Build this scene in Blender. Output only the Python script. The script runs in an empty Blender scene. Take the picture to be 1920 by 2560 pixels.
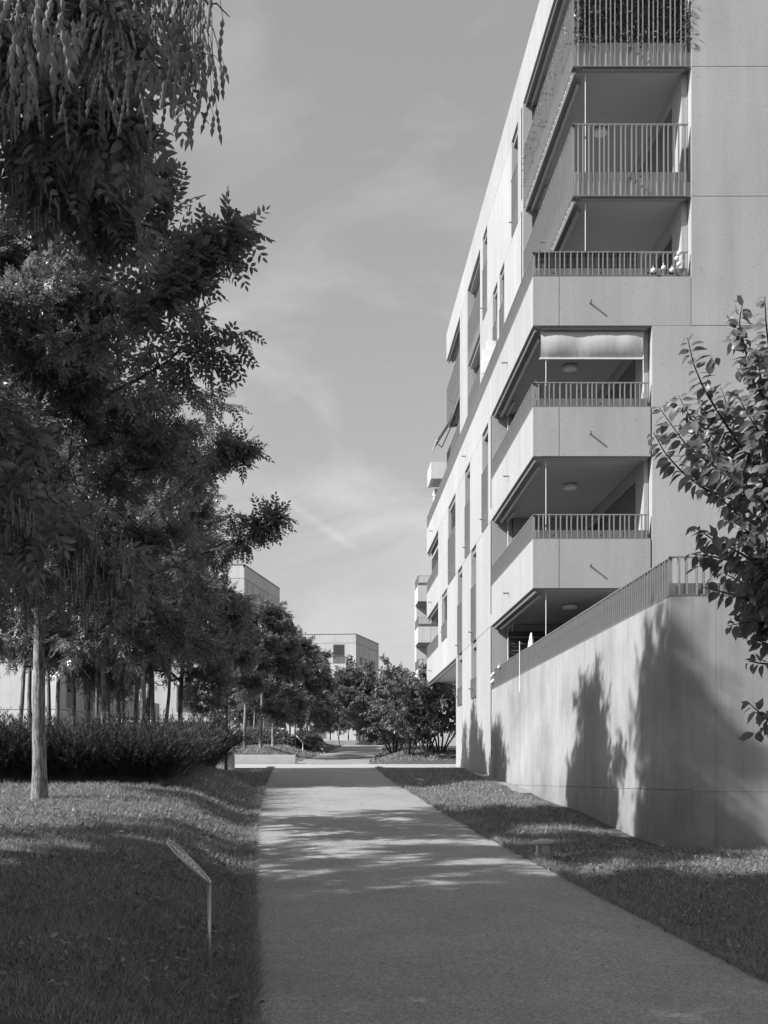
import bpy, math, random
import numpy as np
from mathutils import Vector, Matrix

# ------------------------------------------------------------------ camera, sky, sun, exposure
SC = bpy.context.scene
COL = SC.collection
F = 2772.0; PX = 806.0; PY = 1947.0          # photograph's focal length and vanishing point (1920 x 2560 frame)
cam = bpy.data.cameras.new('camera')
cam.sensor_fit = 'HORIZONTAL'; cam.sensor_width = 36.0
cam.lens = 36.0 * F / 1920.0
cam.shift_x = (960.0 - PX) / 1920.0
cam.shift_y = (PY - 1280.0) / 1920.0
cam.clip_start = 0.05; cam.clip_end = 6000
camo = bpy.data.objects.new('camera', cam); COL.objects.link(camo)
camo.location = (0, 0, 0); camo.rotation_euler = (math.radians(90), 0, 0)
SC.camera = camo

SUN_D = Vector((0.526, 0.195, -0.406)).normalized()      # direction the light travels
SUN_STRENGTH = 4.2
SKY_STRENGTH = 0.13
SC.view_settings.view_transform = 'Standard'; SC.view_settings.look = 'None'
SC.view_settings.gamma = 1.0; SC.view_settings.exposure = 0.90

world = bpy.data.worlds.new('World'); SC.world = world; world.use_nodes = True
wn = world.node_tree.nodes; wl = world.node_tree.links; wn.clear()
w_out = wn.new('ShaderNodeOutputWorld'); w_bg = wn.new('ShaderNodeBackground')
sky = wn.new('ShaderNodeTexSky'); sky.sky_type = 'NISHITA'; sky.sun_disc = False
to_sun = -SUN_D
sky.sun_elevation = math.asin(to_sun.z); sky.sun_rotation = math.atan2(to_sun.x, to_sun.y)
sky.air_density = 1.0; sky.dust_density = 1.2; sky.ozone_density = 1.0
bw = wn.new('ShaderNodeRGBToBW')
wl.new(sky.outputs[0], bw.inputs[0])
tc = wn.new('ShaderNodeTexCoord')
mp = wn.new('ShaderNodeMapping'); mp.inputs['Rotation'].default_value = (0.2, 0.5, 0.4); mp.inputs['Scale'].default_value = (1.1, 2.2, 3.2)
wl.new(tc.outputs['Generated'], mp.inputs[0])
nz = wn.new('ShaderNodeTexNoise'); nz.inputs['Scale'].default_value = 2.6; nz.inputs['Detail'].default_value = 7; nz.inputs['Roughness'].default_value = 0.55; nz.inputs['Distortion'].default_value = 0.9
wl.new(mp.outputs[0], nz.inputs['Vector'])
rmp = wn.new('ShaderNodeMapRange'); rmp.inputs[1].default_value = 0.47; rmp.inputs[2].default_value = 0.76; rmp.inputs[3].default_value = 1.0; rmp.inputs[4].default_value = 1.42
wl.new(nz.outputs[0], rmp.inputs[0])
mul = wn.new('ShaderNodeMath'); mul.operation = 'MULTIPLY'
pw = wn.new('ShaderNodeMath'); pw.operation = 'POWER'; pw.inputs[1].default_value = 0.50      # film response of the black-and-white conversion: flatter sky
wl.new(bw.outputs[0], pw.inputs[0])
sc_ = wn.new('ShaderNodeMath'); sc_.operation = 'MULTIPLY'; sc_.inputs[1].default_value = 1.24; wl.new(pw.outputs[0], sc_.inputs[0])
wl.new(sc_.outputs[0], mul.inputs[0]); wl.new(rmp.outputs[0], mul.inputs[1])
# faint aircraft trail: a thin broken band along a great circle
def wmath(op, a, b):
    x = wn.new('ShaderNodeMath'); x.operation = op
    for i_, q_ in enumerate((a, b)):
        if isinstance(q_, (int, float)): x.inputs[i_].default_value = q_
        else: wl.new(q_, x.inputs[i_])
    return x.outputs[0]
def wdot(v):
    x = wn.new('ShaderNodeVectorMath'); x.operation = 'DOT_PRODUCT'; wl.new(tc.outputs['Generated'], x.inputs[0]); x.inputs[1].default_value = v; return x.outputs['Value']
def wrange(q_, a, b, c, d):
    x = wn.new('ShaderNodeMapRange'); wl.new(q_, x.inputs[0])
    for i_, v_ in enumerate((a, b, c, d)): x.inputs[i_ + 1].default_value = v_
    return x.outputs[0]
_d1 = Vector((690 - PX, F, PY - 1235)).normalized(); _d2 = Vector((885 - PX, F, PY - 1370)).normalized(); _nn = _d1.cross(_d2).normalized(); _md = (_d1 + _d2).normalized()
band_ = wrange(wmath('ABSOLUTE', wdot(_nn), 0.0), 0.0, 0.0055, 1.0, 0.0)
trail = wmath('MULTIPLY', wmath('MULTIPLY', band_, wrange(wdot(_md), math.cos(math.radians(3.4)), math.cos(math.radians(1.2)), 0.0, 1.0)), wrange(nz.outputs[0], 0.35, 0.6, 0.3, 1.0))
skyv = wmath('MULTIPLY', mul.outputs[0], wmath('ADD', 1.0, wmath('MULTIPLY', trail, 0.16)))
wl.new(skyv, w_bg.inputs[0]); w_bg.inputs[1].default_value = SKY_STRENGTH
wl.new(w_bg.outputs[0], w_out.inputs[0])

sl = bpy.data.lights.new('sun', 'SUN'); sl.energy = SUN_STRENGTH; sl.angle = math.radians(0.53); sl.color = (1, 1, 1)
slo = bpy.data.objects.new('sun', sl); COL.objects.link(slo)
slo.rotation_euler = SUN_D.to_track_quat('-Z', 'Y').to_euler(); slo.location = (-30, -10, 40)

# ------------------------------------------------------------------ helpers
R = random.Random(7)
NR = np.random.default_rng(11)

def at(px, py, Y):                                        # a point of the photograph at depth Y
    return ((px - PX) * Y / F, Y, -(py - PY) * Y / F)

def prop(o, label=None, cat=None, group=None, kind=None):
    if label: o['label'] = label
    if cat: o['category'] = cat
    if group: o['group'] = group
    if kind: o['kind'] = kind
    return o

def link(o, parent=None):
    COL.objects.link(o)
    if parent is not None:
        o.parent = parent
    return o

def thing(name, loc, label, cat, group=None, rz=0):
    o = bpy.data.objects.new(name, None); COL.objects.link(o)
    o.location = loc; o.rotation_euler = (0, 0, rz); o.empty_display_size = 0.2
    return prop(o, label, cat, group)

def new_mesh(name, V, Fc, mat=None, smooth=False):
    me = bpy.data.meshes.new(name)
    if isinstance(Fc, np.ndarray):                        # fast path: all faces have the same size
        V = np.asarray(V, dtype=np.float32); n, k = Fc.shape
        me.vertices.add(len(V)); me.vertices.foreach_set('co', V.ravel())
        me.loops.add(n * k); me.loops.foreach_set('vertex_index', Fc.astype(np.int32).ravel())
        me.polygons.add(n); me.polygons.foreach_set('loop_start', np.arange(0, n * k, k, dtype=np.int32))
        me.polygons.foreach_set('loop_total', np.full(n, k, dtype=np.int32))
        me.update(calc_edges=True); me.validate()
    else:
        me.from_pydata([tuple(map(float, v)) for v in V], [], Fc); me.update()
    if smooth:
        me.polygons.foreach_set('use_smooth', np.ones(len(me.polygons), dtype=bool))
    if mat is not None: me.materials.append(mat)
    return me

class MB:
    """collects boxes, prisms and tubes for one mesh"""
    def __init__(self): self.V = []; self.F = []
    def add(self, V, Fc):
        o = len(self.V); self.V.extend([tuple(map(float, v)) for v in V]); self.F.extend([tuple(i + o for i in f) for f in Fc]); return self
    def box(self, x0, x1, y0, y1, z0, z1):
        V = [(x0,y0,z0),(x1,y0,z0),(x1,y1,z0),(x0,y1,z0),(x0,y0,z1),(x1,y0,z1),(x1,y1,z1),(x0,y1,z1)]
        return self.add(V, [(0,3,2,1),(4,5,6,7),(0,1,5,4),(1,2,6,5),(2,3,7,6),(3,0,4,7)])
    def cbox(self, x0, x1, y0, y1, z0, z1, c=0.012):       # box with its vertical and horizontal edges chamfered
        xs = (x0, x0 + c, x1 - c, x1); ys = (y0, y0 + c, y1 - c, y1); zs = (z0, z0 + c, z1 - c, z1)
        def ring(i0, i1, j0, j1, k): return [(xs[i0],ys[j1 if False else j0],zs[k])]
        V = []
        for k, ins in ((0, 1), (1, 0), (2, 0), (3, 1)):
            a, b = (x0 + c, x1 - c) if ins else (x0, x1); d, e = (y0 + c, y1 - c) if ins else (y0, y1)
            q = c
            V += [(a + q, d, zs[k]), (b - q, d, zs[k]), (b, d + q, zs[k]), (b, e - q, zs[k]), (b - q, e, zs[k]), (a + q, e, zs[k]), (a, e - q, zs[k]), (a, d + q, zs[k])]
        Fc = [tuple(range(7, -1, -1)), tuple(range(24, 32))]
        for r in range(3):
            for i in range(8):
                j = (i + 1) % 8
                Fc.append((r*8+i, r*8+j, r*8+8+j, r*8+8+i))
        return self.add(V, Fc)
    def prism(self, poly, z0, z1):
        n = len(poly)
        V = [(p[0], p[1], z0) for p in poly] + [(p[0], p[1], z1) for p in poly]
        return self.add(V, [tuple(range(n - 1, -1, -1)), tuple(range(n, 2 * n))] + [(i, (i+1) % n, (i+1) % n + n, i + n) for i in range(n)])
    def cyl(self, p0, p1, r0, r1=None, n=10, cap=True):
        r1 = r0 if r1 is None else r1
        p0 = Vector(p0); p1 = Vector(p1); d = (p1 - p0).normalized()
        a = d.orthogonal().normalized(); b = d.cross(a)
        V = []
        for p, r in ((p0, r0), (p1, r1)):
            for i in range(n):
                t = 2 * math.pi * i / n; V.append(p + a * (r * math.cos(t)) + b * (r * math.sin(t)))
        Fc = [(i, (i+1) % n, (i+1) % n + n, i + n) for i in range(n)]
        if cap: Fc += [tuple(range(n - 1, -1, -1)), tuple(range(n, 2 * n))]
        return self.add(V, Fc)
    def tube(self, pts, rad, n=6):
        V, Fc = tube_arrays(pts, rad, n)
        return self.add(V, [tuple(f) for f in Fc] + [tuple(range(n - 1, -1, -1)), tuple(range(len(V) - n, len(V)))])
    def lathe(self, prof, n=16, loc=(0, 0, 0)):
        V = []; Fc = []
        for r, z in prof:
            for i in range(n):
                t = 2 * math.pi * i / n; V.append((loc[0] + r * math.cos(t), loc[1] + r * math.sin(t), loc[2] + z))
        for k in range(len(prof) - 1):
            for i in range(n):
                j = (i + 1) % n; Fc.append((k*n+i, k*n+j, k*n+n+j, k*n+n+i))
        Fc += [tuple(range(n - 1, -1, -1)), tuple(range(len(V) - n, len(V)))]
        return self.add(V, Fc)
    def mesh(self, name, mat, smooth=False): return new_mesh(name, self.V, self.F, mat, smooth)
    def build(self, name, mat, parent=None, smooth=False, world=False):
        o = bpy.data.objects.new(name, self.mesh(name, mat, smooth)); COL.objects.link(o)
        if parent is not None:
            o.parent = parent
            if world and parent.type == 'EMPTY':           # vertices are in world coordinates, parent is a placed Empty
                o.matrix_parent_inverse = Matrix.Translation(-Vector(parent.location))
        return o

def place(name, me, loc, parent=None, rot=(0, 0, 0), scale=(1, 1, 1), world=True):
    o = bpy.data.objects.new(name, me); COL.objects.link(o)
    o.location = loc; o.rotation_euler = rot; o.scale = scale
    if parent is not None:
        o.parent = parent
        if world and parent.type == 'EMPTY': o.matrix_parent_inverse = Matrix.Translation(-Vector(parent.location))
    return o

def tube_arrays(pts, rad, n=6):
    P = np.asarray(pts, float); m = len(P); rad = np.broadcast_to(np.asarray(rad, float), (m,))
    T = np.gradient(P, axis=0); T /= np.linalg.norm(T, axis=1)[:, None] + 1e-9
    ref = np.array([0.31, 0.17, 0.93]) if abs(T[0, 2]) < 0.8 else np.array([0.9, 0.35, 0.2])
    A = np.cross(T, ref); A /= np.linalg.norm(A, axis=1)[:, None] + 1e-9
    B = np.cross(T, A)
    t = np.arange(n) * 2 * math.pi / n
    V = P[:, None, :] + rad[:, None, None] * (A[:, None, :] * np.cos(t)[None, :, None] + B[:, None, :] * np.sin(t)[None, :, None])
    i = np.arange(n); j = (i + 1) % n; k = np.arange(m - 1)[:, None] * n
    Fc = np.stack([k + i, k + j, k + n + j, k + n + i], axis=-1).reshape(-1, 4)
    return V.reshape(-1, 3), Fc

class Tubes:
    def __init__(self): self.V = []; self.F = []; self.n = 0
    def add(self, pts, rad, n=6):
        V, Fc = tube_arrays(pts, rad, n); self.V.append(V); self.F.append(Fc + self.n); self.n += len(V)
    def mesh(self, name, mat): return new_mesh(name, np.concatenate(self.V), np.concatenate(self.F), mat, True)

# ------------------------------------------------------------------ materials (the photograph is black and white: all greys)
def g(v): return (v, v, v, 1)
class Mat:
    def __init__(self, name):
        self.m = bpy.data.materials.new(name); self.m.use_nodes = True
        self.t = self.m.node_tree; self.n = self.t.nodes; self.l = self.t.links
        self.p = self.n['Principled BSDF']; self.out = self.n['Material Output']
    def node(self, typ, **kw):
        x = self.n.new(typ)
        for k, v in kw.items():
            if k in x.inputs: x.inputs[k].default_value = v
            else: setattr(x, k, v)
        return x
    def coords(self, scale=(1, 1, 1), kind='Object'):
        if not hasattr(self, 'tc'): self.tc = self.node('ShaderNodeTexCoord')
        mp = self.node('ShaderNodeMapping'); mp.inputs['Scale'].default_value = scale
        self.l.new(self.tc.outputs[kind], mp.inputs[0]); return mp.outputs[0]
    def noise(self, scale, detail=4, rough=0.55, stretch=(1, 1, 1), dist=0.0, kind='Object'):
        x = self.node('ShaderNodeTexNoise', Scale=scale, Detail=detail, Roughness=rough, Distortion=dist)
        self.l.new(self.coords(stretch, kind), x.inputs['Vector']); return x.outputs[0]
    def rng(self, sock, a, b, c, d):
        x = self.node('ShaderNodeMapRange'); x.inputs[1].default_value = a; x.inputs[2].default_value = b; x.inputs[3].default_value = c; x.inputs[4].default_value = d
        self.l.new(sock, x.inputs[0]); return x.outputs[0]
    def math(self, op, a, b):
        x = self.node('ShaderNodeMath'); x.operation = op
        for i, s in enumerate((a, b)):
            if isinstance(s, (int, float)): x.inputs[i].default_value = s
            else: self.l.new(s, x.inputs[i])
        return x.outputs[0]
    def color(self, sock): self.l.new(sock, self.p.inputs['Base Color'])
    def bump(self, sock, strength=0.3, dist=0.01):
        x = self.node('ShaderNodeBump', Strength=strength, Distance=dist); self.l.new(sock, x.inputs['Height']); self.l.new(x.outputs[0], self.p.inputs['Normal'])
    def set(self, rough=0.8, spec=0.3, metal=0.0):
        self.p.inputs['Roughness'].default_value = rough; self.p.inputs['Specular IOR Level'].default_value = spec; self.p.inputs['Metallic'].default_value = metal
        return self.m

def plain(name, v, rough=0.7, amp=0.12, scale=6.0, metal=0.0, spec=0.3, bump=0.0, stretch=(1, 1, 1)):
    M = Mat(name); a = M.noise(scale, 5, 0.6, stretch)
    M.color(M.math('MULTIPLY', M.rng(a, 0.25, 0.75, 1 - amp, 1 + amp), v))
    if bump: M.bump(a, bump, 0.01)
    return M.set(rough, spec, metal)

def facade_concrete(name, v):
    M = Mat(name)
    big = M.rng(M.noise(0.35, 5, 0.6), 0.3, 0.7, 0.93, 1.06)
    strk = M.rng(M.noise(1.6, 4, 0.6, (1.5, 1.5, 0.12)), 0.3, 0.7, 0.90, 1.05)
    fine = M.rng(M.noise(38, 3, 0.7), 0.3, 0.7, 0.80, 1.14)
    vo = M.node('ShaderNodeTexVoronoi', Scale=20.0); M.l.new(M.coords(), vo.inputs['Vector'])
    pit_sz = M.rng(M.noise(7, 2, 0.5), 0.42, 0.75, 0.0, 0.25)
    pit = M.math('LESS_THAN', vo.outputs['Distance'], pit_sz)
    oi = M.node('ShaderNodeObjectInfo'); tone = M.rng(oi.outputs['Random'], 0, 1, 0.94, 1.05)
    v1 = M.math('MULTIPLY', M.math('MULTIPLY', M.math('MULTIPLY', big, fine), strk), tone)
    v2 = M.math('MULTIPLY', v1, M.rng(pit, 0, 1, v, v * 0.42))
    M.color(v2)
    M.bump(M.math('SUBTRACT', fine, pit), 0.25, 0.004)
    return M.set(0.85, 0.2)

def board_concrete(name, v):
    M = Mat(name)
    blot = M.rng(M.noise(0.55, 6, 0.62), 0.32, 0.70, 0.68, 1.14)
    strk = M.rng(M.noise(2.2, 6, 0.65, (2.2, 2.2, 0.10)), 0.32, 0.70, 0.87, 1.06)
    thin = M.rng(M.noise(11, 4, 0.6, (1.6, 1.6, 0.06)), 0.62, 0.78, 1.0, 0.80)
    fine = M.rng(M.noise(60, 3, 0.7), 0.3, 0.7, 0.94, 1.05)
    # weathering: darker damp stains climbing from the foot of the wall
    sep = M.node('ShaderNodeSeparateXYZ'); M.l.new(M.coords(), sep.inputs[0])
    foot = M.math('ADD', sep.outputs['Z'], M.math('MULTIPLY', M.noise(1.3, 6, 0.7, (1, 1, 0.5)), 2.4))
    stain = M.rng(foot, -0.3, 1.5, 0.56, 1.0)
    vo = M.node('ShaderNodeTexVoronoi', Scale=9.0); M.l.new(M.coords(), vo.inputs['Vector'])
    pit = M.math('LESS_THAN', vo.outputs['Distance'], M.rng(M.noise(4, 2, 0.5), 0.5, 0.75, 0.0, 0.07))
    c = M.math('MULTIPLY', M.math('MULTIPLY', blot, strk), M.math('MULTIPLY', thin, fine))
    c = M.math('MULTIPLY', M.math('MULTIPLY', c, stain), M.rng(pit, 0, 1, v, v * 0.4))
    M.color(c); M.bump(M.math('SUBTRACT', strk, pit), 0.25, 0.006)
    return M.set(0.82, 0.25)

def leaf_mat(name, v, trans=0.3, rough=0.42, spec=0.5, var=0.35):
    M = Mat(name); ge = M.node('ShaderNodeNewGeometry')
    k = M.rng(ge.outputs['Random Per Island'], 0, 1, 1 - var, 1 + var)
    c = M.math('MULTIPLY', k, v); M.color(c); M.set(rough, spec)
    tr = M.node('ShaderNodeBsdfTranslucent'); M.l.new(M.math('MULTIPLY', k, v * 1.5), tr.inputs[0])
    mx = M.node('ShaderNodeMixShader'); mx.inputs[0].default_value = trans
    M.l.new(M.p.outputs[0], mx.inputs[1]); M.l.new(tr.outputs[0], mx.inputs[2]); M.l.new(mx.outputs[0], M.out.inputs[0])
    return M.m

def asphalt(name, v):
    M = Mat(name)
    big = M.rng(M.noise(0.7, 6, 0.65), 0.3, 0.7, 0.82, 1.12)
    mid = M.rng(M.noise(14, 4, 0.7), 0.3, 0.7, 0.90, 1.08)
    vo = M.node('ShaderNodeTexVoronoi', Scale=75.0); M.l.new(M.coords(), vo.inputs['Vector'])
    st = M.rng(vo.outputs['Color'], 0, 1, 0.58, 1.42)
    c = M.math('MULTIPLY', M.math('MULTIPLY', big, mid), M.math('MULTIPLY', st, v))
    M.color(c); M.bump(st, 0.4, 0.004)
    return M.set(0.85, 0.3)

MT = {}
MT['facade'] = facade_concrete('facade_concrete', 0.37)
MT['facade_far'] = facade_concrete('far_facade_concrete', 0.56)  # paler than the near facade: stronger sun on far walls put into the colour
MT['wall'] = board_concrete('board_marked_concrete', 0.34)
MT['ceiling'] = plain('ceiling_concrete', 0.36, 0.85, 0.10, 5.0, stretch=(0.25, 6, 1))
MT['inner'] = plain('loggia_render', 0.30, 0.85, 0.08, 3.0)
MT['metal'] = plain('galvanised_steel', 0.36, 0.45, 0.12, 5.0, metal=0.7, spec=0.4)
MT['plate'] = plain('galvanised_plate', 0.32, 0.45, 0.14, 3.0, metal=0.85, spec=0.4)
MT['dark_metal'] = plain('dark_metal', 0.10, 0.5, 0.1)
MT['coping'] = plain('coping_metal', 0.20, 0.5, 0.1, metal=0.3)
MT['glass'] = plain('window_glass', 0.035, 0.06, 0.05, spec=0.7)
MT['frame'] = plain('window_frame', 0.22, 0.5, 0.05)
MT['slat'] = plain('shutter_slat', 0.13, 0.45, 0.1, metal=0.2)
MT['slat_light'] = plain('shutter_slat_light', 0.26, 0.5, 0.1)
MT['white'] = plain('white_plastic', 0.72, 0.5, 0.04)
MT['fabric'] = plain('blind_fabric', 0.42, 0.9, 0.08, 4.0)
MT['path'] = asphalt('path_asphalt', 0.285)
MT['paving'] = plain('pale_paving', 0.37, 0.85, 0.12, 2.0)
MT['soil'] = plain('lawn_soil', 0.08, 0.95, 0.5, 9.0, bump=0.8)
MT['gravel'] = plain('gravel', 0.24, 0.9, 0.5, 40.0, bump=0.8)
MT['grass'] = leaf_mat('grass_blade', 0.23, 0.30, 0.5, 0.4, 0.75)
MT['weed'] = leaf_mat('weed_leaf', 0.18, 0.25, 0.5, 0.4, 0.6)
MT['leaf'] = leaf_mat('pinnate_leaf', 0.14, 0.45, 0.34, 0.8, 0.45)
MT['leaf2'] = leaf_mat('cherry_leaf', 0.15, 0.45, 0.38, 0.5, 0.35)
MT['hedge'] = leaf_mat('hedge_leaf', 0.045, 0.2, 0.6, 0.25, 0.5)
MT['pod'] = leaf_mat('seed_pod', 0.21, 0.35, 0.6, 0.25, 0.25)
MT['sign'] = plain('brushed_steel', 0.42, 0.35, 0.12, 8.0, metal=0.6, spec=0.5)
MT['lampglass'] = plain('lamp_glass', 0.25, 0.2, 0.1, spec=0.5)

def bark(name, v):
    M = Mat(name)
    a = M.noise(9, 6, 0.65, (3.2, 3.2, 0.55), 0.6); b = M.noise(2, 4, 0.6)
    M.color(M.math('MULTIPLY', M.math('MULTIPLY', M.rng(a, 0.36, 0.62, 0.28, 1.35), M.rng(b, 0.3, 0.7, 0.85, 1.1)), v))
    M.bump(a, 1.0, 0.03); return M.set(0.9, 0.2)
MT['bark'] = bark('furrowed_bark', 0.27)
MT['bark_dark'] = bark('young_bark', 0.17)
MT['branch'] = bark('branch_bark', 0.075)

# ------------------------------------------------------------------ terrain
_YB = np.array([-60, 0, 36.5, 49.0, 95.0, 150.0, 400, 3000.0]); _ZB = np.array([-5.0, -1.94, 0.34, 0.64, 2.93, 4.7, 6.5, 8.0])
def base_z(y): return np.interp(y, _YB, _ZB)
_YP = np.array([-60, 0, 7.9, 14.6, 20.8, 30, 36.5, 44, 52, 58, 66, 80, 95, 125, 3000.0])
_XL = np.array([4.0, 0.02, -0.48, -0.92, -1.25, -1.56, -1.66, -1.55, -1.16, -0.62, 0.08, 1.0, 1.98, 4.4, 4.4])
_XR = np.array([8.0, 3.75, 3.17, 2.64, 2.29, 1.94, 1.80, 1.86, 2.19, 2.70, 3.44, 4.36, 5.33, 7.7, 7.7])
def smooth_interp(y, X, Y):
    s = 0
    for d in (-2.0, -1.0, 0.0, 1.0, 2.0): s = s + np.interp(np.asarray(y) + d, X, Y)
    return s / 5.0
def xl(y): return smooth_interp(y, _YP, _XL)
def xr(y): return smooth_interp(y, _YP, _XR)
def sst(a, b, x):
    t = np.clip((x - a) / (b - a), 0, 1); return t * t * (3 - 2 * t)
def ground_z(x, y):
    x = np.asarray(x, float); y = np.asarray(y, float)
    z = base_z(y); dl = xl(y) - x; dr = x - xr(y)
    near = 1 - sst(27, 35.5, y); far = sst(49.5, 53, y) * (1 - sst(80, 100, y))
    z = z + near * (0.42 * sst(0.02, 1.3, dl) + 0.14 * sst(0.8, 3.0, dl)) + far * 0.50 * sst(0.0, 2.4, dl)
    z = z + (sst(47.5, 52, y) * (1 - sst(75, 95, y))) * 0.46 * sst(0.0, 2.0, dr)
    z = z + 0.06 * sst(0.05, 1.0, dr) * (1 - sst(30, 36, y))
    b = 0.05 * np.sin(x * 0.9 + 0.4 * y) * np.sin(y * 0.55 - 0.3 * x)
    out = np.maximum(dl, dr)
    z = z + b * sst(0.4, 2.0, out) * (1 - sst(60, 90, y))
    return z
def gz(x, y): return float(ground_z(x, y))

def build_ground():
    ys = np.concatenate([np.arange(-40, 4, 1.0), np.arange(4, 26, 0.3), np.arange(26, 60, 0.5), np.arange(60, 160, 2.0), np.array([160, 180, 220, 300, 450, 800, 1500, 3000.])])
    off = np.array([0.012, 0.06, 0.14, 0.25, 0.4, 0.6, 0.8, 1.0, 1.25, 1.5, 1.8, 2.2, 2.7, 3.3, 4, 5, 6.5, 8.5, 11, 15, 22, 35, 60, 120, 300, 900, 2500.])
    V = []
    for y in ys:
        l = float(xl(y)); r = float(xr(y))
        xs = np.concatenate([(l - off)[::-1], np.linspace(l + 0.02, r - 0.02, 5), r + off])
        z = ground_z(xs, np.full_like(xs, y))
        ins = (xs > l) & (xs < r); z[ins] -= 0.05
        if 36.7 < y < 48.9: z = np.minimum(z, base_z(y) - 0.04)
        V.append(np.stack([xs, np.full_like(xs, y), z], 1))
    n = len(xs); m = len(ys); V = np.concatenate(V)
    i = np.arange(n - 1)[None]; k = np.arange(m - 1)[:, None] * n
    Fc = np.stack([k + i, k + i + 1, k + n + i + 1, k + n + i], -1).reshape(-1, 4)
    o = bpy.data.objects.new('lawn', new_mesh('lawn', V, Fc, MT['soil'], True)); COL.objects.link(o); prop(o, kind='structure')
    # footpath in front of and beyond the paved crossing
    for nm, (a, b) in (('footpath', (-30, 36.55)), ('footpath', (48.95, 125.0))):
        yy = np.arange(a, b + 0.01, 0.35); V = []; 
        for y in yy:
            l = float(xl(y)); r = float(xr(y)); wob = 0.018 * math.sin(y * 5.1) + 0.012 * math.sin(y * 11.7)
            xs = np.linspace(l + wob, r + wob * 0.8, 7)
            z = base_z(y) + 0.004 + 0.02 * (1 - ((xs - (l + r) / 2) / ((r - l) / 2)) ** 2)
            V.append(np.stack([xs, np.full(7, y), z], 1))
        V = np.concatenate(V); i = np.arange(6)[None]; k = np.arange(len(yy) - 1)[:, None] * 7
        Fc = np.stack([k + i, k + i + 1, k + 8 + i, k + 7 + i], -1).reshape(-1, 4)
        o = bpy.data.objects.new(nm, new_mesh(nm, V, Fc, MT['path'], True)); COL.objects.link(o); prop(o, kind='structure')
    # pale paved crossing
    V = []; ys = [36.55, 40, 44, 48.95]
    for y in ys:
        for x in (-60, -20, -6, 0, 4.5, 12, 40): V.append((x, y, float(base_z(y)) + 0.012))
    Fc = [(k*7+i, k*7+i+1, k*7+8+i, k*7+7+i) for k in range(3) for i in range(6)]
    o = bpy.data.objects.new('paved_crossing', new_mesh('paved_crossing', V, Fc, MT['paving'])); COL.objects.link(o); prop(o, kind='structure')
    # gravel strip along the foot of the wall
    mb = MB(); yy = np.arange(25.0, 36.4, 0.6)
    V = []; 
    for y in yy:
        V += [(4.42 - 0.05 * math.sin(y * 3), y, gz(4.42, y) + 0.004), (4.72, y, gz(4.7, y) + 0.012)]
    Fc = [(2*i, 2*i+1, 2*i+3, 2*i+2) for i in range(len(yy) - 1)]
    o = bpy.data.objects.new('gravel_strip', new_mesh('gravel_strip', V, Fc, MT['gravel'])); COL.objects.link(o); prop(o, kind='structure')
build_ground()

# ------------------------------------------------------------------ railings
BAR_CACHE = {}
def bar_mesh(h, depth_dir):
    key = (round(h, 3), depth_dir)
    if key not in BAR_CACHE:
        mb = MB()
        if depth_dir == 'y': mb.box(-0.010, 0.010, -0.028, 0.028, 0, h)
        else: mb.box(-0.028, 0.028, -0.010, 0.010, 0, h)
        BAR_CACHE[key] = mb.mesh('baluster', MT['metal'])
    return BAR_CACHE[key]

def bar_positions(a, b, rr):
    out = []; t = a + 0.10
    pat = [0.14, 0.098, 0.098, 0.14, 0.145, 0.098, 0.14, 0.098]
    i = rr.randrange(8)
    while t < b - 0.01:
        out.append(t); t += pat[i % 8] * rr.uniform(0.97, 1.03); i += 1
    return out

def railing_x(parent, x0, x1, y, z0, zp, z1, single=True, thick=1, name='railing'):
    """railing running along x; bars face the viewer"""
    rr = random.Random(int(x0 * 100 + z0 * 10))
    top = MB().box(x0 - 0.028, x1, y - 0.028, y + 0.028, z1, z1 + 0.02).build(name, MT['metal'], parent, world=True)
    pl = MB()
    t = x0 + 0.004; k = 0
    while t < x1 - 0.02:
        e = min(t + (0.56 if k == 0 else 1.07), x1)
        pl.box(t, e - 0.006, y + 0.031, y + 0.036, z0 + 0.002, zp)
        k += 1; t = e
    pl.build('kick_plate', MT['plate'], top)
    MB().box(x0 - 0.03, x1 + 0.02, y - 0.03, y + 0.20, z0 - 0.022, z0).build('coping', MT['coping'], top)
    sc = MB()
    for sx in np.arange(x0 + 0.45, x1, 1.06):
        for sz in ([z0 + 0.07] if zp - z0 < 0.3 else [z0 + 0.07, zp - 0.09]): sc.cyl((sx, y + 0.018, sz), (sx, y + 0.030, sz), 0.02, n=8)
    sc.build('screw', MT['dark_metal'], top)
    bars = bar_positions(x0, x1, rr)
    if single:
        me = bar_mesh(z1 - z0, 'y')
        for b in bars: place('baluster', me, (b, y, z0), top, world=False)
    else:
        mb = MB()
        for b in bars: mb.box(b - 0.01, b + 0.01, y - 0.028, y + 0.028, z0, z1)
        prop(mb.build('balusters', MT['metal'], top), kind='stuff')
    return top

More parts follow.
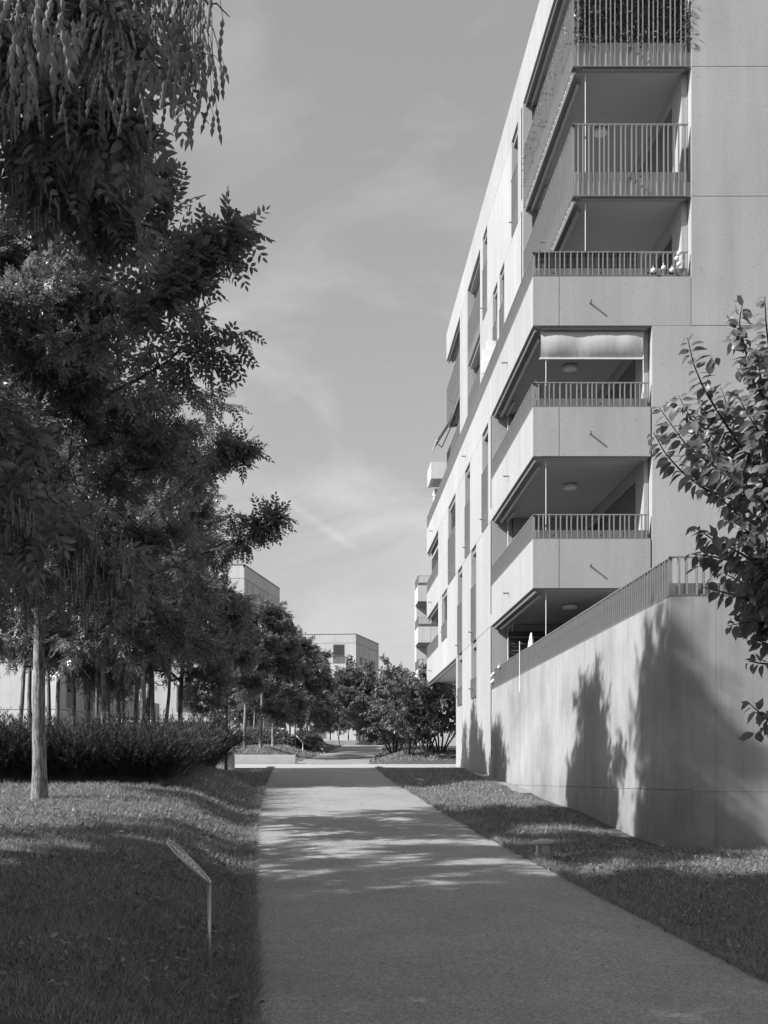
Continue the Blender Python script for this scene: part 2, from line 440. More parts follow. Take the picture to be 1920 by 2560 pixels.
def railing_y(parent, x, y0, y1, z0, zp, z1, single_to=None, name='railing', coping=True):
    """railing running along y (into the depth)"""
    rr = random.Random(int(y0 * 100 + z0 * 10 + 3))
    top = MB().box(x - 0.028, x + 0.028, y0, y1, z1, z1 + 0.02).build(name, MT['metal'], parent, world=True)
    pl = MB(); t = y0 + 0.03
    while t < y1 - 0.02:
        e = min(t + 1.07, y1); pl.box(x + 0.031, x + 0.036, t, e - 0.008, z0 + 0.002, zp); t = e
    pl.build('kick_plate', MT['plate'], top)
    if coping: MB().box(x - 0.03, x + 0.20, y0 + 0.20, y1, z0 - 0.024, z0 - 0.002).build('coping', MT['coping'], top)
    bars = bar_positions(y0, y1, rr); mb = MB(); me = bar_mesh(z1 - z0, 'x')
    for b in bars:
        if single_to and b < single_to: place('baluster', me, (x, b, z0), top, world=False)
        else: mb.box(x - 0.028, x + 0.028, b - 0.01, b + 0.01, z0, z1)
    if mb.V: prop(mb.build('balusters', MT['metal'], top), kind='stuff')
    return top

# ------------------------------------------------------------------ the large apartment building on the right
XA, XB = 4.726, 5.616                # facade planes: lower storeys, upper storeys set back
YF, YL, YE = 24.87, 31.0, 50.2       # front face, end of the corner loggia, far end
LV = [4.28, 7.24, 10.17, 13.07, 15.98, 18.90]; ROOF = 20.13
BLD = thing('apartment_building', (4.726, 24.87, gz(4.7, 24.87)), 'large pale concrete apartment block with corner balconies on the right', 'building')
def bp(mb, name, mat, kind=None):
    o = mb.build(name, MT[mat], BLD, world=True)
    if kind: prop(o, kind=kind)
    return o
J = 0.007
def panel_side(x, y0, y1, z0, z1, d=0.25, name='facade_panel', mat='facade'): return bp(MB().box(x, x + d, y0 + J, y1 - J, z0 + J, z1 - J), name, mat)
def panel_front(x0, x1, z0, z1, y=YF, d=0.25, mat='facade'): return bp(MB().box(x0 + J, x1 - J, y, y + d, z0 + J, z1 - J), 'facade_panel', mat)
# dark backing behind the open joints, so that joints read as recessed lines
bp(MB().box(XA + 0.20, XA + 0.30, YL + 0.1, 39.15, 0.0, 4.2).box(XA + 0.21, XA + 0.29, YL + 0.1, 31.5, 4.2, 10.1).box(XB + 0.21, XB + 0.29, YL + 0.2, 31.8, 10.4, 20.0), 'joint_backing', 'dark_metal')

def window(side_x, y0, y1, z0, z1, balustrade, shutter=0.0, light=False):
    """full-height window in the long facade: recessed frame, pane, shutter slats, flush bar balustrade with spout"""
    xi = side_x + 0.30
    fr = MB().box(xi, xi + 0.06, y0 + 0.001, y0 + 0.06, z0, z1).box(xi, xi + 0.06, y1 - 0.06, y1 - 0.001, z0, z1).box(xi, xi + 0.06, y0 + 0.06, y1 - 0.06, z1 - 0.07, z1).box(xi, xi + 0.06, y0 + 0.06, y1 - 0.06, z0, z0 + 0.07)
    w = bp(fr, 'window', 'frame')
    MB().box(xi + 0.03, xi + 0.04, y0 + 0.06, y1 - 0.06, z0 + 0.07, z1 - 0.07).build('pane', MT['glass'], w)
    MB().box(side_x + 0.02, xi + 0.05, y0 - 0.03, y0 - 0.002, z0, z1).build('reveal', MT['facade'], w)
    MB().box(side_x + 0.02, xi + 0.05, y1 + 0.002, y1 + 0.03, z0, z1).build('reveal', MT['facade'], w)
    MB().box(side_x + 0.06, xi, y0, y1, z1 - 0.16, z1 - 0.004).build('shutter_box', MT['frame'], w)
    if shutter > 0:
        mb = MB(); z = z1 - 0.2
        while z > z1 - 0.2 - shutter * (z1 - z0):
            V = [(side_x + 0.10, y0 + 0.02, z), (side_x + 0.10, y1 - 0.02, z), (side_x + 0.17, y1 - 0.02, z - 0.055), (side_x + 0.17, y0 + 0.02, z - 0.055)]
            mb.add(V + [(v[0] + 0.004, v[1], v[2] + 0.006) for v in V], [(0,1,2,3),(7,6,5,4),(0,4,5,1),(3,2,6,7)]); z -= 0.075
        prop(mb.build('shutter_slats', MT['slat_light'], w), kind='stuff')
    if balustrade:
        zt = z0 + balustrade
        rl = MB().box(side_x - 0.03, side_x + 0.03, y0 + 0.01, y1 - 0.01, zt, zt + 0.025).box(side_x + 0.032, side_x + 0.038, y0 + 0.01, y1 - 0.01, z0 + 0.05, z0 + 0.55).build('balustrade', MT['metal'], w)
        mb = MB(); y = y0 + 0.03
        while y < y1 - 0.02: mb.box(side_x - 0.028, side_x + 0.028, y - 0.01, y + 0.01, z0 + 0.04, zt); y += 0.112
        prop(mb.build('balusters', MT['metal'], rl) if False else mb.build('balusters', MT['metal'], w), kind='stuff')
        spout_side(side_x, (y0 + y1) / 2 + 0.1, z0 + 0.32)
    return w

def spout_side(x, y, z): return bp(MB().cyl((x + 0.04, y, z), (x - 0.15, y, z + 0.0), 0.022, n=8), 'drain_spout', 'metal')
def spout_front(x, z, y=YF, L=0.14): return MB().cyl((x, y - L - 0.002, z), (x, y - L - 0.003, z), 0.017, n=10).build('dark_spout_disc', MT['dark_metal'], bp(MB().cyl((x, y + 0.03, z), (x, y - L, z), 0.022, n=10), 'drain_spout', 'metal'))  # dark disc on the end stands in for the shade inside the pipe

def strip(x, ya, yb, z0, z1, openings):
    """facade panels of one storey between full-height openings"""
    cuts = sorted(openings); y = ya
    for o in cuts:
        if o[0] - y > 0.05: panel_side(x, y, o[0], z0, z1)
        y = o[1]
    if yb - y > 0.05: panel_side(x, y, yb, z0, z1)

# --- lower block, long side
gw = [(34.02, 35.2), (37.5, 38.72)]
panel_side(XA, YL, gw[0][0], 0.0 - 0.9, LV[0], mat='facade')
for i, o in enumerate(gw):
    panel_side(XA, o[0], o[1], -0.5, 2.5)
    nxt = gw[i + 1][0] if i + 1 < len(gw) else 39.2
    panel_side(XA, o[1], nxt, -0.5, LV[0])
    window(XA, o[0], o[1], 2.5, LV[0], 0.62)
bp(MB().box(XA + 0.01, XA + 3.2, 38.9, 39.19, -0.5, LV[0] - 0.02), 'end_wall', 'facade')
s1 = [(34.1, 35.2), (37.5, 38.72), (42.0, 43.9), (45.25, YE + 1)]
strip(XA, YL, 45.25, LV[0], LV[1], s1[:2] + [(42.0, 43.9)])
panel_side(XA, 42.0, 43.9, LV[0], 5.38)
window(XA, 34.1, 35.2, LV[0], LV[1], 1.72); window(XA, 37.5, 38.72, LV[0], LV[1], 1.72); window(XA, 42.0, 43.9, 5.38, LV[1], 0.62, 0.75)
strip(XA, YL, 45.25, LV[1], LV[2], [(31.62, 32.8), (35.5, 36.72), (39.4, 41.6)])
window(XA, 31.62, 32.8, LV[1], LV[2], 1.72); window(XA, 35.5, 36.72, LV[1], LV[2], 1.72); window(XA, 39.4, 41.6, LV[1], LV[2], 1.72, 0.45)
# --- parapet band of the roof terrace above the lower block
for a, b in ((YF + 0.2, 31.0), (31.0, 38.4), (38.4, 45.25), (45.25, YE)):
    bp(MB().box(XA, XA + 0.2, a + (0 if a < 25.2 else J), b - J, LV[2] + J, LV[2] + 1.1), 'parapet', 'facade')
railing_y(BLD, XA + 0.03, YF, YE, LV[2] + 1.135, LV[2] + 1.31, LV[2] + 1.64)
for y in (28.3, 36.5, 47.5): spout_side(XA, y, LV[2] + 0.45)
# --- upper block, long side
bp(MB().box(XB, XB + 0.25, YL, 45.3, LV[2] + 0.35, LV[3] - J), 'facade_panel', 'facade')
strip(XB, YL, 45.3, LV[3], LV[4], [(34.25, 35.1), (35.6, 36.5), (39.5, 42.9)])
window(XB, 34.25, 35.1, LV[3], LV[4], 1.72, 0.5); window(XB, 35.6, 36.5, LV[3], LV[4], 1.72, 0.6)
strip(XB, YL, 45.3, LV[4], LV[5], [(31.86, 32.9), (37.8, 38.8), (39.5, 42.9)])
window(XB, 31.86, 32.9, LV[4], LV[5], 1.72); window(XB, 37.8, 38.8, LV[4], LV[5], 1.72)
for S, T in ((LV[3], LV[4]), (LV[4], LV[5])):               # recessed side loggias in the middle of the upper storeys
    bp(MB().box(XB + 1.6, XB + 1.7, 39.5, 42.9, S, T).box(XB + 0.1, XB + 1.6, 42.91, 43.0, S, T).box(XB + 0.1, XB + 1.6, 39.4, 39.49, S, T), 'loggia_wall', 'inner')
    bp(MB().box(XB + 0.02, XB + 1.6, 39.5, 42.9, S + 0.02, S + 0.34), 'floor_slab', 'ceiling')
    railing_y(BLD, XB + 0.03, 39.52, 42.88, S + 0.03, S + 0.57, S + 1.62, coping=False)
    spout_side(XB, 41.2, S + 0.35)
    bp(MB().box(XB + 0.10, XB + 0.24, 39.55, 42.85, T - 0.13, T - 0.01).cyl((XB + 0.30, 39.6, T - 0.12), (XB + 0.30, 42.8, T - 0.12), 0.035), 'awning_cassette', 'metal')
for a, b in ((YF, 33.5), (33.5, 42.0), (42.0, YE)): bp(MB().box(XB, XB + 0.25, a + J, b - J, LV[5] + J, ROOF), 'roof_parapet', 'facade')
for a, b in ((XB + 0.25, 11.5), (11.5, 20.0)): bp(MB().box(a + J, b, YF, YF + 0.25, LV[5] + J, ROOF), 'roof_parapet', 'facade')
bp(MB().box(XB + 0.26, 20.0, YF + 0.26, YE - 0.01, LV[5] + 0.05, LV[5] + 0.30), 'roof', 'ceiling')
bp(MB().box(XB + 0.26, 20, YE - 0.25, YE, LV[5] + J, ROOF - 0.002), 'roof_parapet', 'facade')
# --- front face panels, right of the loggias
XR1, XR2 = 7.39, 8.27
for S, T in ((1.2, LV[0]), (LV[0], LV[1]), (LV[1], LV[2])):
    panel_front(XR1, 11.6, S, T); panel_front(11.6, 20.0, S, T)
for S, T in ((LV[2], LV[3]), (LV[3], LV[4]), (LV[4], LV[5])):
    panel_front(XR2, 12.4, S, T); panel_front(12.4, 20.0, S, T)
bp(MB().box(XR1 + 0.1, 20, YF + 0.20, YF + 0.29, 1.3, LV[2] - 0.1).box(XR2 + 0.1, 20, YF + 0.20, YF + 0.29, LV[2] + 0.1, ROOF - 0.1), 'joint_backing', 'dark_metal')

def loggia(x0, x_in, xr_, y0, y1, S, T, floor=True, metal=False, lamp=True, awning=True, far=False, blinds=True, plate_h=0.57):
    """open corner loggia between soffit levels S and T: slab, parapets, inner walls, shutter, lamp, awning cassette"""
    if floor:
        bp(MB().box(x0 + (0.205 if not metal else 0.06), x_in + 0.3, y0 + (0.205 if not metal else 0.06), y1 + 0.05, S + 0.012, S + 0.33), 'floor_slab', 'ceiling')
        if not metal:
            if not far:
                bp(MB().box(x0, 5.31 - J, y0, y0 + 0.2, S, S + 1.1), 'parapet', 'facade')
                bp(MB().box(5.31 + J, xr_ - 0.03, y0, y0 + 0.2, S, S + 1.1), 'parapet', 'facade')
                bp(MB().box(5.25, 5.37, y0 + 0.1, y0 + 0.19, S + 0.05, S + 1.08), 'joint_backing', 'dark_metal')
                bp(MB().box(x0, x0 + 0.2, y0 + 0.2, y1, S, S + 1.1), 'parapet', 'facade')
                railing_x(BLD, x0 + 0.03, xr_ - 0.06, y0 + 0.03, S + 1.125, S + 1.31, S + 1.64)
                railing_y(BLD, x0 + 0.03, y0, y1, S + 1.125, S + 1.31, S + 1.64, single_to=y0 + 1.2)
                spout_front(6.0, S + 0.50); spout_side(x0, y0 + 3.2, S + 0.42)
        else:
            bp(MB().box(x0 + 0.04, xr_ - 0.02, y0 + 0.04, y0 + 0.06, S, S + 0.34), 'slab_edge', 'plate')
            railing_x(BLD, x0 + 0.03, xr_ - 0.06, y0 + 0.03, S + 0.02, S + plate_h, S + 1.61)
            railing_y(BLD, x0 + 0.03, y0, y1, S + 0.02, S + plate_h, S + 1.61, single_to=y0 + 1.2, coping=False)
            spout_front(6.9, S + 0.44, L=0.17); spout_side(x0, y0 + 3.0, S + 0.42)
    zf = S + 0.33
    # inner right wall with lintel, shutter and pier; back wall
    bp(MB().box(x_in, x_in + 0.1, y0 + 0.26, y0 + 0.95, zf, T + 0.005).box(x_in, x_in + 0.1, y1 - 0.35, y1, zf, T + 0.004).box(x_in + 0.002, x_in + 0.1, y0 + 0.95, y1 - 0.35, T - 0.32, T + 0.003), 'loggia_wall', 'facade')
    bp(MB().box(x_in + 0.1, xr_, y0 + 0.251, y0 + 0.30, zf, T), 'loggia_pier', 'facade')
    w = bp(MB().box(x_in + 0.05, x_in + 0.10, y0 + 0.96, y0 + 1.04, zf, T - 0.33).box(x_in + 0.05, x_in + 0.10, (y0 + y1) / 2 - 0.04, (y0 + y1) / 2 + 0.04, zf, T - 0.33).box(x_in + 0.05, x_in + 0.10, y1 - 0.44, y1 - 0.36, zf, T - 0.33), 'window', 'frame')
    MB().box(x_in + 0.09, x_in + 0.097, y0 + 1.04, y1 - 0.44, zf, T - 0.33).build('pane', MT['glass'], w)
    if blinds:
        mb = MB(); z = T - 0.36
        while z > zf + 0.1:
            V = [(x_in + 0.012, y0 + 1.05, z), (x_in + 0.012, (y0 + y1) / 2 + 0.8, z), (x_in + 0.06, (y0 + y1) / 2 + 0.8, z - 0.05), (x_in + 0.06, y0 + 1.05, z - 0.05)]
            mb.add(V + [(v[0] + 0.004, v[1], v[2] + 0.008) for v in V], [(0,1,2,3),(7,6,5,4),(0,4,5,1),(3,2,6,7)]); z -= 0.085
        prop(mb.build('shutter_slats', MT['slat'], w), kind='stuff')
    bp(MB().box(5.33 if x0 < 5 else 6.2, x_in, y1 - 0.12, y1 + 0.1, zf, T), 'back_wall', 'inner')
    bp(MB().box(x0, 5.31 if x0 < 5 else 6.18, y1 + 0.0, y1 + 0.14, zf - (0 if floor else 1), T - 0.005), 'back_pier', 'facade')
    if lamp:
        yl_ = y0 + 2.45; xl_ = 6.1 if x0 < 5 else 6.85
        l = bp(MB().lathe([(0.02, -0.001), (0.17, -0.001), (0.17, -0.025)], 20, (xl_, yl_, T + 0.01)), 'ceiling_lamp', 'dark_metal')
        MB().lathe([(0.175, -0.026), (0.175, -0.085), (0.165, -0.1), (0.02, -0.1)], 20, (xl_, yl_, T + 0.01)).build('lamp_cover', MT['white'], l)
    if awning:
        bp(MB().box(x0 + 0.06, x0 + 0.10, y0 + 0.12, y1 - 0.05, T - 0.10, T + 0.005), 'soffit_trim', 'coping')
        bp(MB().cyl((x0 + 0.24, y0 + 0.45, T - 0.10), (x0 + 0.24, y1 - 0.25, T - 0.10), 0.05, n=10), 'awning_cassette', 'metal')
        bp(MB().box(x0 + 0.34, x0 + 0.40, y1 - 1.5, y1 - 0.4, T - 0.16, T - 0.10), 'awning_arm', 'metal')
        bp(MB().cyl((x0 + 0.32, y0 + 0.16, zf), (x0 + 0.32, y0 + 0.16, T), 0.008, n=6), 'guide_cable', 'white')
        bp(MB().cyl((x0 + 0.42, y1 - 0.25, zf), (x0 + 0.42, y1 - 0.25, T), 0.012, n=6), 'guide_cable', 'white')
        bp(MB().box(x0 + 0.22, x_in, y0 + 0.05, y0 + 0.10, T - 0.075, T + 0.01), 'soffit_trim', 'coping')

# ceilings of the lowest loggia come from the slab above; front loggias
loggia(XA, 7.29, XR1, YF, YL, 1.2, LV[0], floor=False)
loggia(XA, 7.29, XR1, YF, YL, LV[0], LV[1])
loggia(XA, 7.29, XR1, YF, YL, LV[1], LV[2])
# roof-terrace loggia: parapet flush with the lower block, loggia in the upper block
bp(MB().box(XA + 0.205, 8.6, YF + 0.205, YE - 0.2, LV[2] + 0.012, LV[2] + 0.33), 'floor_slab', 'ceiling')
bp(MB().box(XA, 5.31 - J, YF, YF + 0.2, LV[2], LV[2] + 1.1), 'parapet', 'facade')
bp(MB().box(5.31 + J, XR2 - J, YF, YF + 0.2, LV[2], LV[2] + 1.1), 'parapet', 'facade')
bp(MB().box(5.25, 5.37, YF + 0.1, YF + 0.19, LV[2] + 0.05, LV[2] + 1.08), 'joint_backing', 'dark_metal')
railing_x(BLD, XA + 0.03, XR2 - 0.06, YF + 0.03, LV[2] + 1.135, LV[2] + 1.31, LV[2] + 1.64)
spout_front(6.0, LV[2] + 0.50)
loggia(XB, 8.14, XR2, YF, YL + 0.16, LV[2], LV[3], floor=False, lamp=False, blinds=False)
loggia(XB, 8.14, XR2, YF, YL + 0.16, LV[3], LV[4], metal=True)
loggia(XB, 8.14, XR2, YF, YL + 0.16, LV[4], LV[5], metal=True, lamp=False)
# --- far-end loggias
for S, T, x in ((LV[0], LV[1], XA), (LV[1], LV[2], XA), (LV[3], LV[4], XB), (LV[4], LV[5], XB)):
    bp(MB().box(x + 0.205, x + 3.2, 45.25, YE - 0.205, S + 0.012, S + 0.33), 'floor_slab', 'ceiling')
    bp(MB().box(x + 2.6, x + 2.7, 45.3, YE - 0.05, S + 0.33, T).box(x + 0.3, x + 2.6, 45.3, 45.4, S + 0.33, T), 'loggia_wall', 'inner')
    if x == XA:
        bp(MB().box(x, x + 0.2, 45.25 + J, YE, S + J, S + 1.1), 'parapet', 'facade')
        bp(MB().box(x + 0.2, x + 3.2, YE - 0.2, YE, S + J, S + 1.1), 'parapet', 'facade')
        railing_y(BLD, x + 0.03, 45.27, YE, S + 1.125, S + 1.31, S + 1.64)
        railing_x(BLD, x + 0.09, x + 2.6, YE - 0.03, S + 1.125, S + 1.31, S + 1.64, single=False)
    else:
        railing_y(BLD, x + 0.03, 45.32, YE, S + 0.02, S + 0.57, S + 1.61, coping=False)
        railing_x(BLD, x + 0.09, x + 2.6, YE - 0.03, S + 0.02, S + 0.57, S + 1.61, single=False)
    spout_side(x, 48.0, S + 0.4)
    bp(MB().box(x + 0.08, x + 0.13, 45.4, YE - 0.05, T - 0.11, T + 0.005).cyl((x + 0.26, 45.5, T - 0.1), (x + 0.26, YE - 0.2, T - 0.1), 0.05), 'awning_cassette', 'coping')
bp(MB().box(XB, XB + 0.25, 45.3 + J, YE, LV[2] + 0.35, LV[3] - J), 'facade_panel', 'facade')
bp(MB().box(XA + 0.205, 12, 45.25, YE - 0.201, LV[2] - 0.3, LV[2] + 0.01), 'floor_slab', 'ceiling')
# extended awning at the far upper corner
mb = MB()
a0 = (XB + 0.2, 45.6, LV[4] - 0.15); a1 = (XB - 1.15, 45.9, LV[4] - 1.75)
ax0, ax1, ay0, ay1 = XB + 0.05, XB - 0.62, 48.5, 50.05
mb.add([(ax0, ay0, 15.85), (ax0, ay1, 15.85), (ax1, ay1, 14.82), (ax1, ay0, 14.82), (ax0, ay0, 15.835), (ax0, ay1, 15.835), (ax1, ay1, 14.80), (ax1, ay0, 14.80)],
       [(0,1,2,3),(7,6,5,4),(0,3,7,4),(1,5,6,2),(2,6,7,3)])
aw = bp(mb, 'awning', 'fabric'); aw['label'] = 'extended fabric awning at the far upper corner'
MB().cyl((ax1, ay0 - 0.05, 14.80), (ax1, ay1 + 0.05, 14.80), 0.035).build('front_bar', MT['white'], aw)
MB().cyl((ax0, ay0 + 0.2, 15.5), (ax1 + 0.25, ay0 + 0.2, 14.55), 0.022).cyl((ax1 + 0.25, ay0 + 0.2, 14.55), (ax1, ay0 + 0.2, 14.78), 0.022).build('folding_arm', MT['dark_metal'], aw)
# --- under the cantilever
bp(MB().box(XA + 3.0, 16.0, 39.2, YE + 4, 0.0, LV[0] - 0.02), 'undercroft_wall', 'facade')
bp(MB().box(XA + 0.205, 12.0, 39.2, 45.24, LV[0] + 0.005, LV[0] + 0.33).box(XA + 0.205, 12.0, 39.21, 45.24, LV[1] + 0.02, LV[1] + 0.3), 'floor_slab', 'ceiling')
bp(MB().box(XA + 0.08, XA + 0.16, 39.3, YE - 0.1, LV[0] - 0.10, LV[0]), 'soffit_trim', 'coping')
bp(MB().box(9.0, 20.0, 27.0, YE - 0.3, 1.3, LV[5] - 0.1), 'filler_core', 'inner')  # unseen solid box, added to keep light from leaking through the block
# --- roller screen hanging in the loggia below the roof terrace
n = 28; m = 9; V = []
for j in range(m + 1):
    for i in range(n + 1):
        u = i / n; v = j / m
        sag = 0.10 * math.sin(math.pi * v) ** 0.8 * (0.55 + 0.45 * abs(math.sin(math.pi * (u * 3.0 if u < 0.25 or u > 0.75 else 0.75 + (u - 0.25) * 2))))
        V.append((4.92 + u * 2.30, YF + 0.16 - sag - 0.012 * math.sin(u * 95 + 3 * v) * v, LV[2] - 0.04 - v * 0.63))
Fc = [(j*(n+1)+i, j*(n+1)+i+1, (j+1)*(n+1)+i+1, (j+1)*(n+1)+i) for j in range(m) for i in range(n)]
scr = bpy.data.objects.new('roller_screen', new_mesh('roller_screen', V, Fc, MT['fabric'], True)); COL.objects.link(scr); scr.parent = BLD
scr.matrix_parent_inverse = Matrix.Translation(-Vector(BLD.location)); scr['label'] = 'billowing fabric roller screen across the loggia opening'
MB().cyl((4.90, YF + 0.15, LV[2] - 0.69), (7.25, YF + 0.15, LV[2] - 0.69), 0.02).build('bottom_bar', MT['white'], scr)
MB().cyl((7.24, YF + 0.15, LV[1] + 1.2), (7.24, YF + 0.15, LV[2]), 0.008, n=6).build('guide_cable', MT['white'], scr)

# louvred shutter in the back wall of the ground-floor loggia
w = bp(MB().box(5.16, 6.20, 30.86, 30.878, 1.6, 4.10), 'window', 'glass')
mb = MB(); z = 4.06; k = 0
while z > 1.6:
    V = [(5.18, 30.78, z), (6.18, 30.78, z), (6.18, 30.85, z - 0.06), (5.18, 30.85, z - 0.06)]
    s = MB().add(V + [(v[0], v[1] + 0.004, v[2] + 0.008) for v in V], [(3,2,1,0),(4,5,6,7),(0,1,5,4),(2,3,7,6)]).build('shutter_slat', MT['slat_light' if k % 2 else 'slat'], w)
    z -= 0.10; k += 1

# ------------------------------------------------------------------ terrace wall in front of the building
YT = 15.07; TZ = 2.48
TW = thing('retaining_wall', (XA, YT, gz(XA, YT)), 'tall board-marked concrete terrace wall with metal railing beside the lawn', 'wall')
segs = [15.07, 16.35, 18.2, 20.0, 22.1, 24.4, 26.9, 29.0, YL - 0.004]
for i in range(8):
    a, b = segs[i], segs[i + 1]
    MB().box(XA + 0.0005 * (i % 2), XA + 0.3, a + (0.0 if i == 0 else 0.003), b - 0.003, -0.146, TZ).build('wall_section', MT['wall'], TW, world=True)
    if gz(XA, a) < -0.2: MB().box(XA + 0.0005 * (i % 2) + 0.0007, XA + 0.3, a + (0.0 if i == 0 else 0.003), b - 0.003, -1.5, -0.152).build('wall_section', MT['wall'], TW, world=True)
xs_ = [XA + 0.3, 5.35, 7.4, 10.6, 14.0, 22.0]
for i in range(5):
    MB().box(xs_[i] + 0.002, xs_[i + 1] - 0.002, YT + 0.0005 * (i % 2), YT + 0.3, -1.8, -0.18).build('wall_section', MT['wall'], TW, world=True)
    MB().box(xs_[i] + 0.002, xs_[i + 1] - 0.002, YT + 0.0005 * (i % 2) + 0.0007, YT + 0.3, -0.176, TZ).build('wall_section', MT['wall'], TW, world=True)
MB().box(XA + 0.3, 22, YT + 0.3, YF, 1.3, 1.55).build('terrace_floor', MT['paving'], TW, world=True)
railing_y(TW, XA + 0.03, YT, YL, TZ + 0.03, TZ + 0.19, TZ + 0.53, single_to=24.0)
railing_x(TW, XA + 0.03, 14.0, YT + 0.03, TZ + 0.03, TZ + 0.19, TZ + 0.53)

# ------------------------------------------------------------------ other buildings of the estate
def poly_face(p, q, t0, t1, d):                           # rectangle footprint lying on face p->q between parameters (metres), outward offset d
    L = math.hypot(q[0] - p[0], q[1] - p[1]); u = ((q[0] - p[0]) / L, (q[1] - p[1]) / L); n = (u[1], -u[0])
    a = (p[0] + u[0] * t0, p[1] + u[1] * t0); b = (p[0] + u[0] * t1, p[1] + u[1] * t1)
    return a, b, n

def far_block(name, poly, zb, zt, storeys, faces, label, band=1.15):
    """polygon building: wall panels per storey with recessed joints, windows as framed panes set on the faces"""
    E = thing(name, (poly[0][0], poly[0][1], zb), label, 'building')
    cx = sum(p[0] for p in poly) / len(poly); cy = sum(p[1] for p in poly) / len(poly)
    def inset(k): return [(p[0] + (cx - p[0]) * k, p[1] + (cy - p[1]) * k) for p in poly]
    zs = [zb + (zt - band - zb) * i / storeys for i in range(storeys + 1)] + [zt]
    MB().prism(inset(0.012), zb - 1.0, zt - 0.3).build('filler_core', MT['dark_metal'], E, world=True)
    for i in range(len(zs) - 1):
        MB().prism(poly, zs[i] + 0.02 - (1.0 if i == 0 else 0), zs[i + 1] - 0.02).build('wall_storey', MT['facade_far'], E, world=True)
    MB().prism(inset(-0.004), zt + 0.004, zt + 0.09).build('parapet_cap', MT['coping'], E, world=True)
    for (vx, vy, vh) in ((0.3, 0.4, 0.9), (0.55, 0.3, 0.6)):
        qx = poly[0][0] + (poly[-1][0] - poly[0][0]) * vx; qy = poly[0][1] + 3.0 + 4 * vy
        MB().cyl((qx, qy, zt - 0.3), (qx, qy, zt + vh), 0.18, n=10).build('roof_vent', MT['metal'], E, world=True)
    for (i, wins) in faces:
        p = poly[i]; q = poly[(i + 1) % len(poly)]
        for (t0, t1, st, f0, f1, shut) in wins:
            a, b, n = poly_face(p, q, t0, t1, 0); h = zs[st + 1] - zs[st]; z0 = zs[st] + f0 * h; z1 = zs[st] + f1 * h
            def slab(d0, d1, zz0, zz1, aa=a, bb=b): return [(aa[0] + n[0]*d0, aa[1] + n[1]*d0), (bb[0] + n[0]*d0, bb[1] + n[1]*d0), (bb[0] + n[0]*d1, bb[1] + n[1]*d1), (aa[0] + n[0]*d1, aa[1] + n[1]*d1)]
            w = MB().prism(slab(-0.05, 0.012, 0, 0), z0, z1).build('window', MT['slat_light'] if shut else MT['frame'], E, world=True)
            u = ((b[0] - a[0]), (b[1] - a[1])); L = math.hypot(*u); u = (u[0] / L, u[1] / L)
            a2 = (a[0] + u[0] * 0.1, a[1] + u[1] * 0.1); b2 = (b[0] - u[0] * 0.1, b[1] - u[1] * 0.1)
            MB().prism(slab(-0.04, 0.02, 0, 0, a2, b2), z0 + (0.35 * (z1 - z0)), z1 - 0.08).build('pane', MT['glass'], w)
            mb = MB()
            mb.prism(slab(0.05, 0.09, 0, 0), z0 + 0.36 * (z1 - z0), z0 + 0.36 * (z1 - z0) + 0.04)
            k = int(L / 0.16)
            for s in range(k + 1):
                c = (a[0] + u[0] * L * s / k, a[1] + u[1] * L * s / k)
                c2 = (c[0] + u[0] * 0.03, c[1] + u[1] * 0.03)
                mb.prism(slab(0.05, 0.08, 0, 0, c, c2), z0, z0 + 0.36 * (z1 - z0))
            mb.build('balustrade', MT['metal'], w)
    return E

# block at the end of the footpath
cA = at(889.8, 1857, 148); 
pC = [(4.47, 148), (8.08, 159.1), (-16, 163), (-18.5, 150.3)]
far_block('apartment_building', pC, 4.6, 19.3, 5,
    [(3, [(20.0, 21.6, 4, 0.02, 0.94, True), (10.5, 14.0, 4, 0.02, 0.94, True), (10.4, 13.8, 0, 0.35, 0.95, True), (16.8, 19.0, 0, 0.3, 0.95, True), (8.0, 9.4, 0, 0.35, 0.95, True), (8.0, 9.4, 1, 0.02, 0.94, False), (14.5, 15.9, 2, 0.02, 0.94, True), (5.0, 6.4, 3, 0.02, 0.94, False), (5.0, 6.4, 4, 0.02, 0.94, True)]),
     (0, [(1.9, 2.9, 4, 0.02, 0.98, False), (4.1, 5.0, 4, 0.02, 0.98, True), (6.6, 7.9, 4, 0.02, 0.98, False), (8.2, 9.2, 4, 0.02, 0.98, True), (1.9, 2.7, 3, 0.02, 0.98, True), (4.2, 5.0, 3, 0.02, 0.98, False), (5.4, 6.4, 3, 0.02, 0.98, True), (7.8, 9.4, 3, 0.02, 0.98, False), (2.2, 3.2, 2, 0.02, 0.98, False), (6.0, 7.0, 2, 0.02, 0.98, False)])],
    'pale flat-roofed block closing the view at the end of the path')
# block behind the grove, its upper corner showing over the crowns
pL2 = [(-6.84, 97), (-4.91, 106.0), (-4.2, 109.3), (-24, 112), (-27, 98.5)]
far_block('apartment_building', pL2, 2.6, 18.7, 5,
    [(0, [(0.9, 1.8, 4, 0.02, 0.98, True), (2.6, 4.2, 4, 0.02, 0.98, True), (5.2, 6.0, 4, 0.02, 0.98, False), (6.4, 7.4, 4, 0.02, 0.98, True), (2.0, 3.0, 3, 0.02, 0.98, False), (5.0, 6.2, 3, 0.02, 0.98, True)]),
     (4, [(14.2, 16.2, 1, 0.1, 0.9, True), (8.5, 10.5, 1, 0.05, 0.95, True), (4.2, 5.6, 2, 0.02, 0.98, False), (15.5, 17.4, 3, 0.02, 0.98, True)])],
    'pale block whose upper corner rises behind the tree crowns on the left')
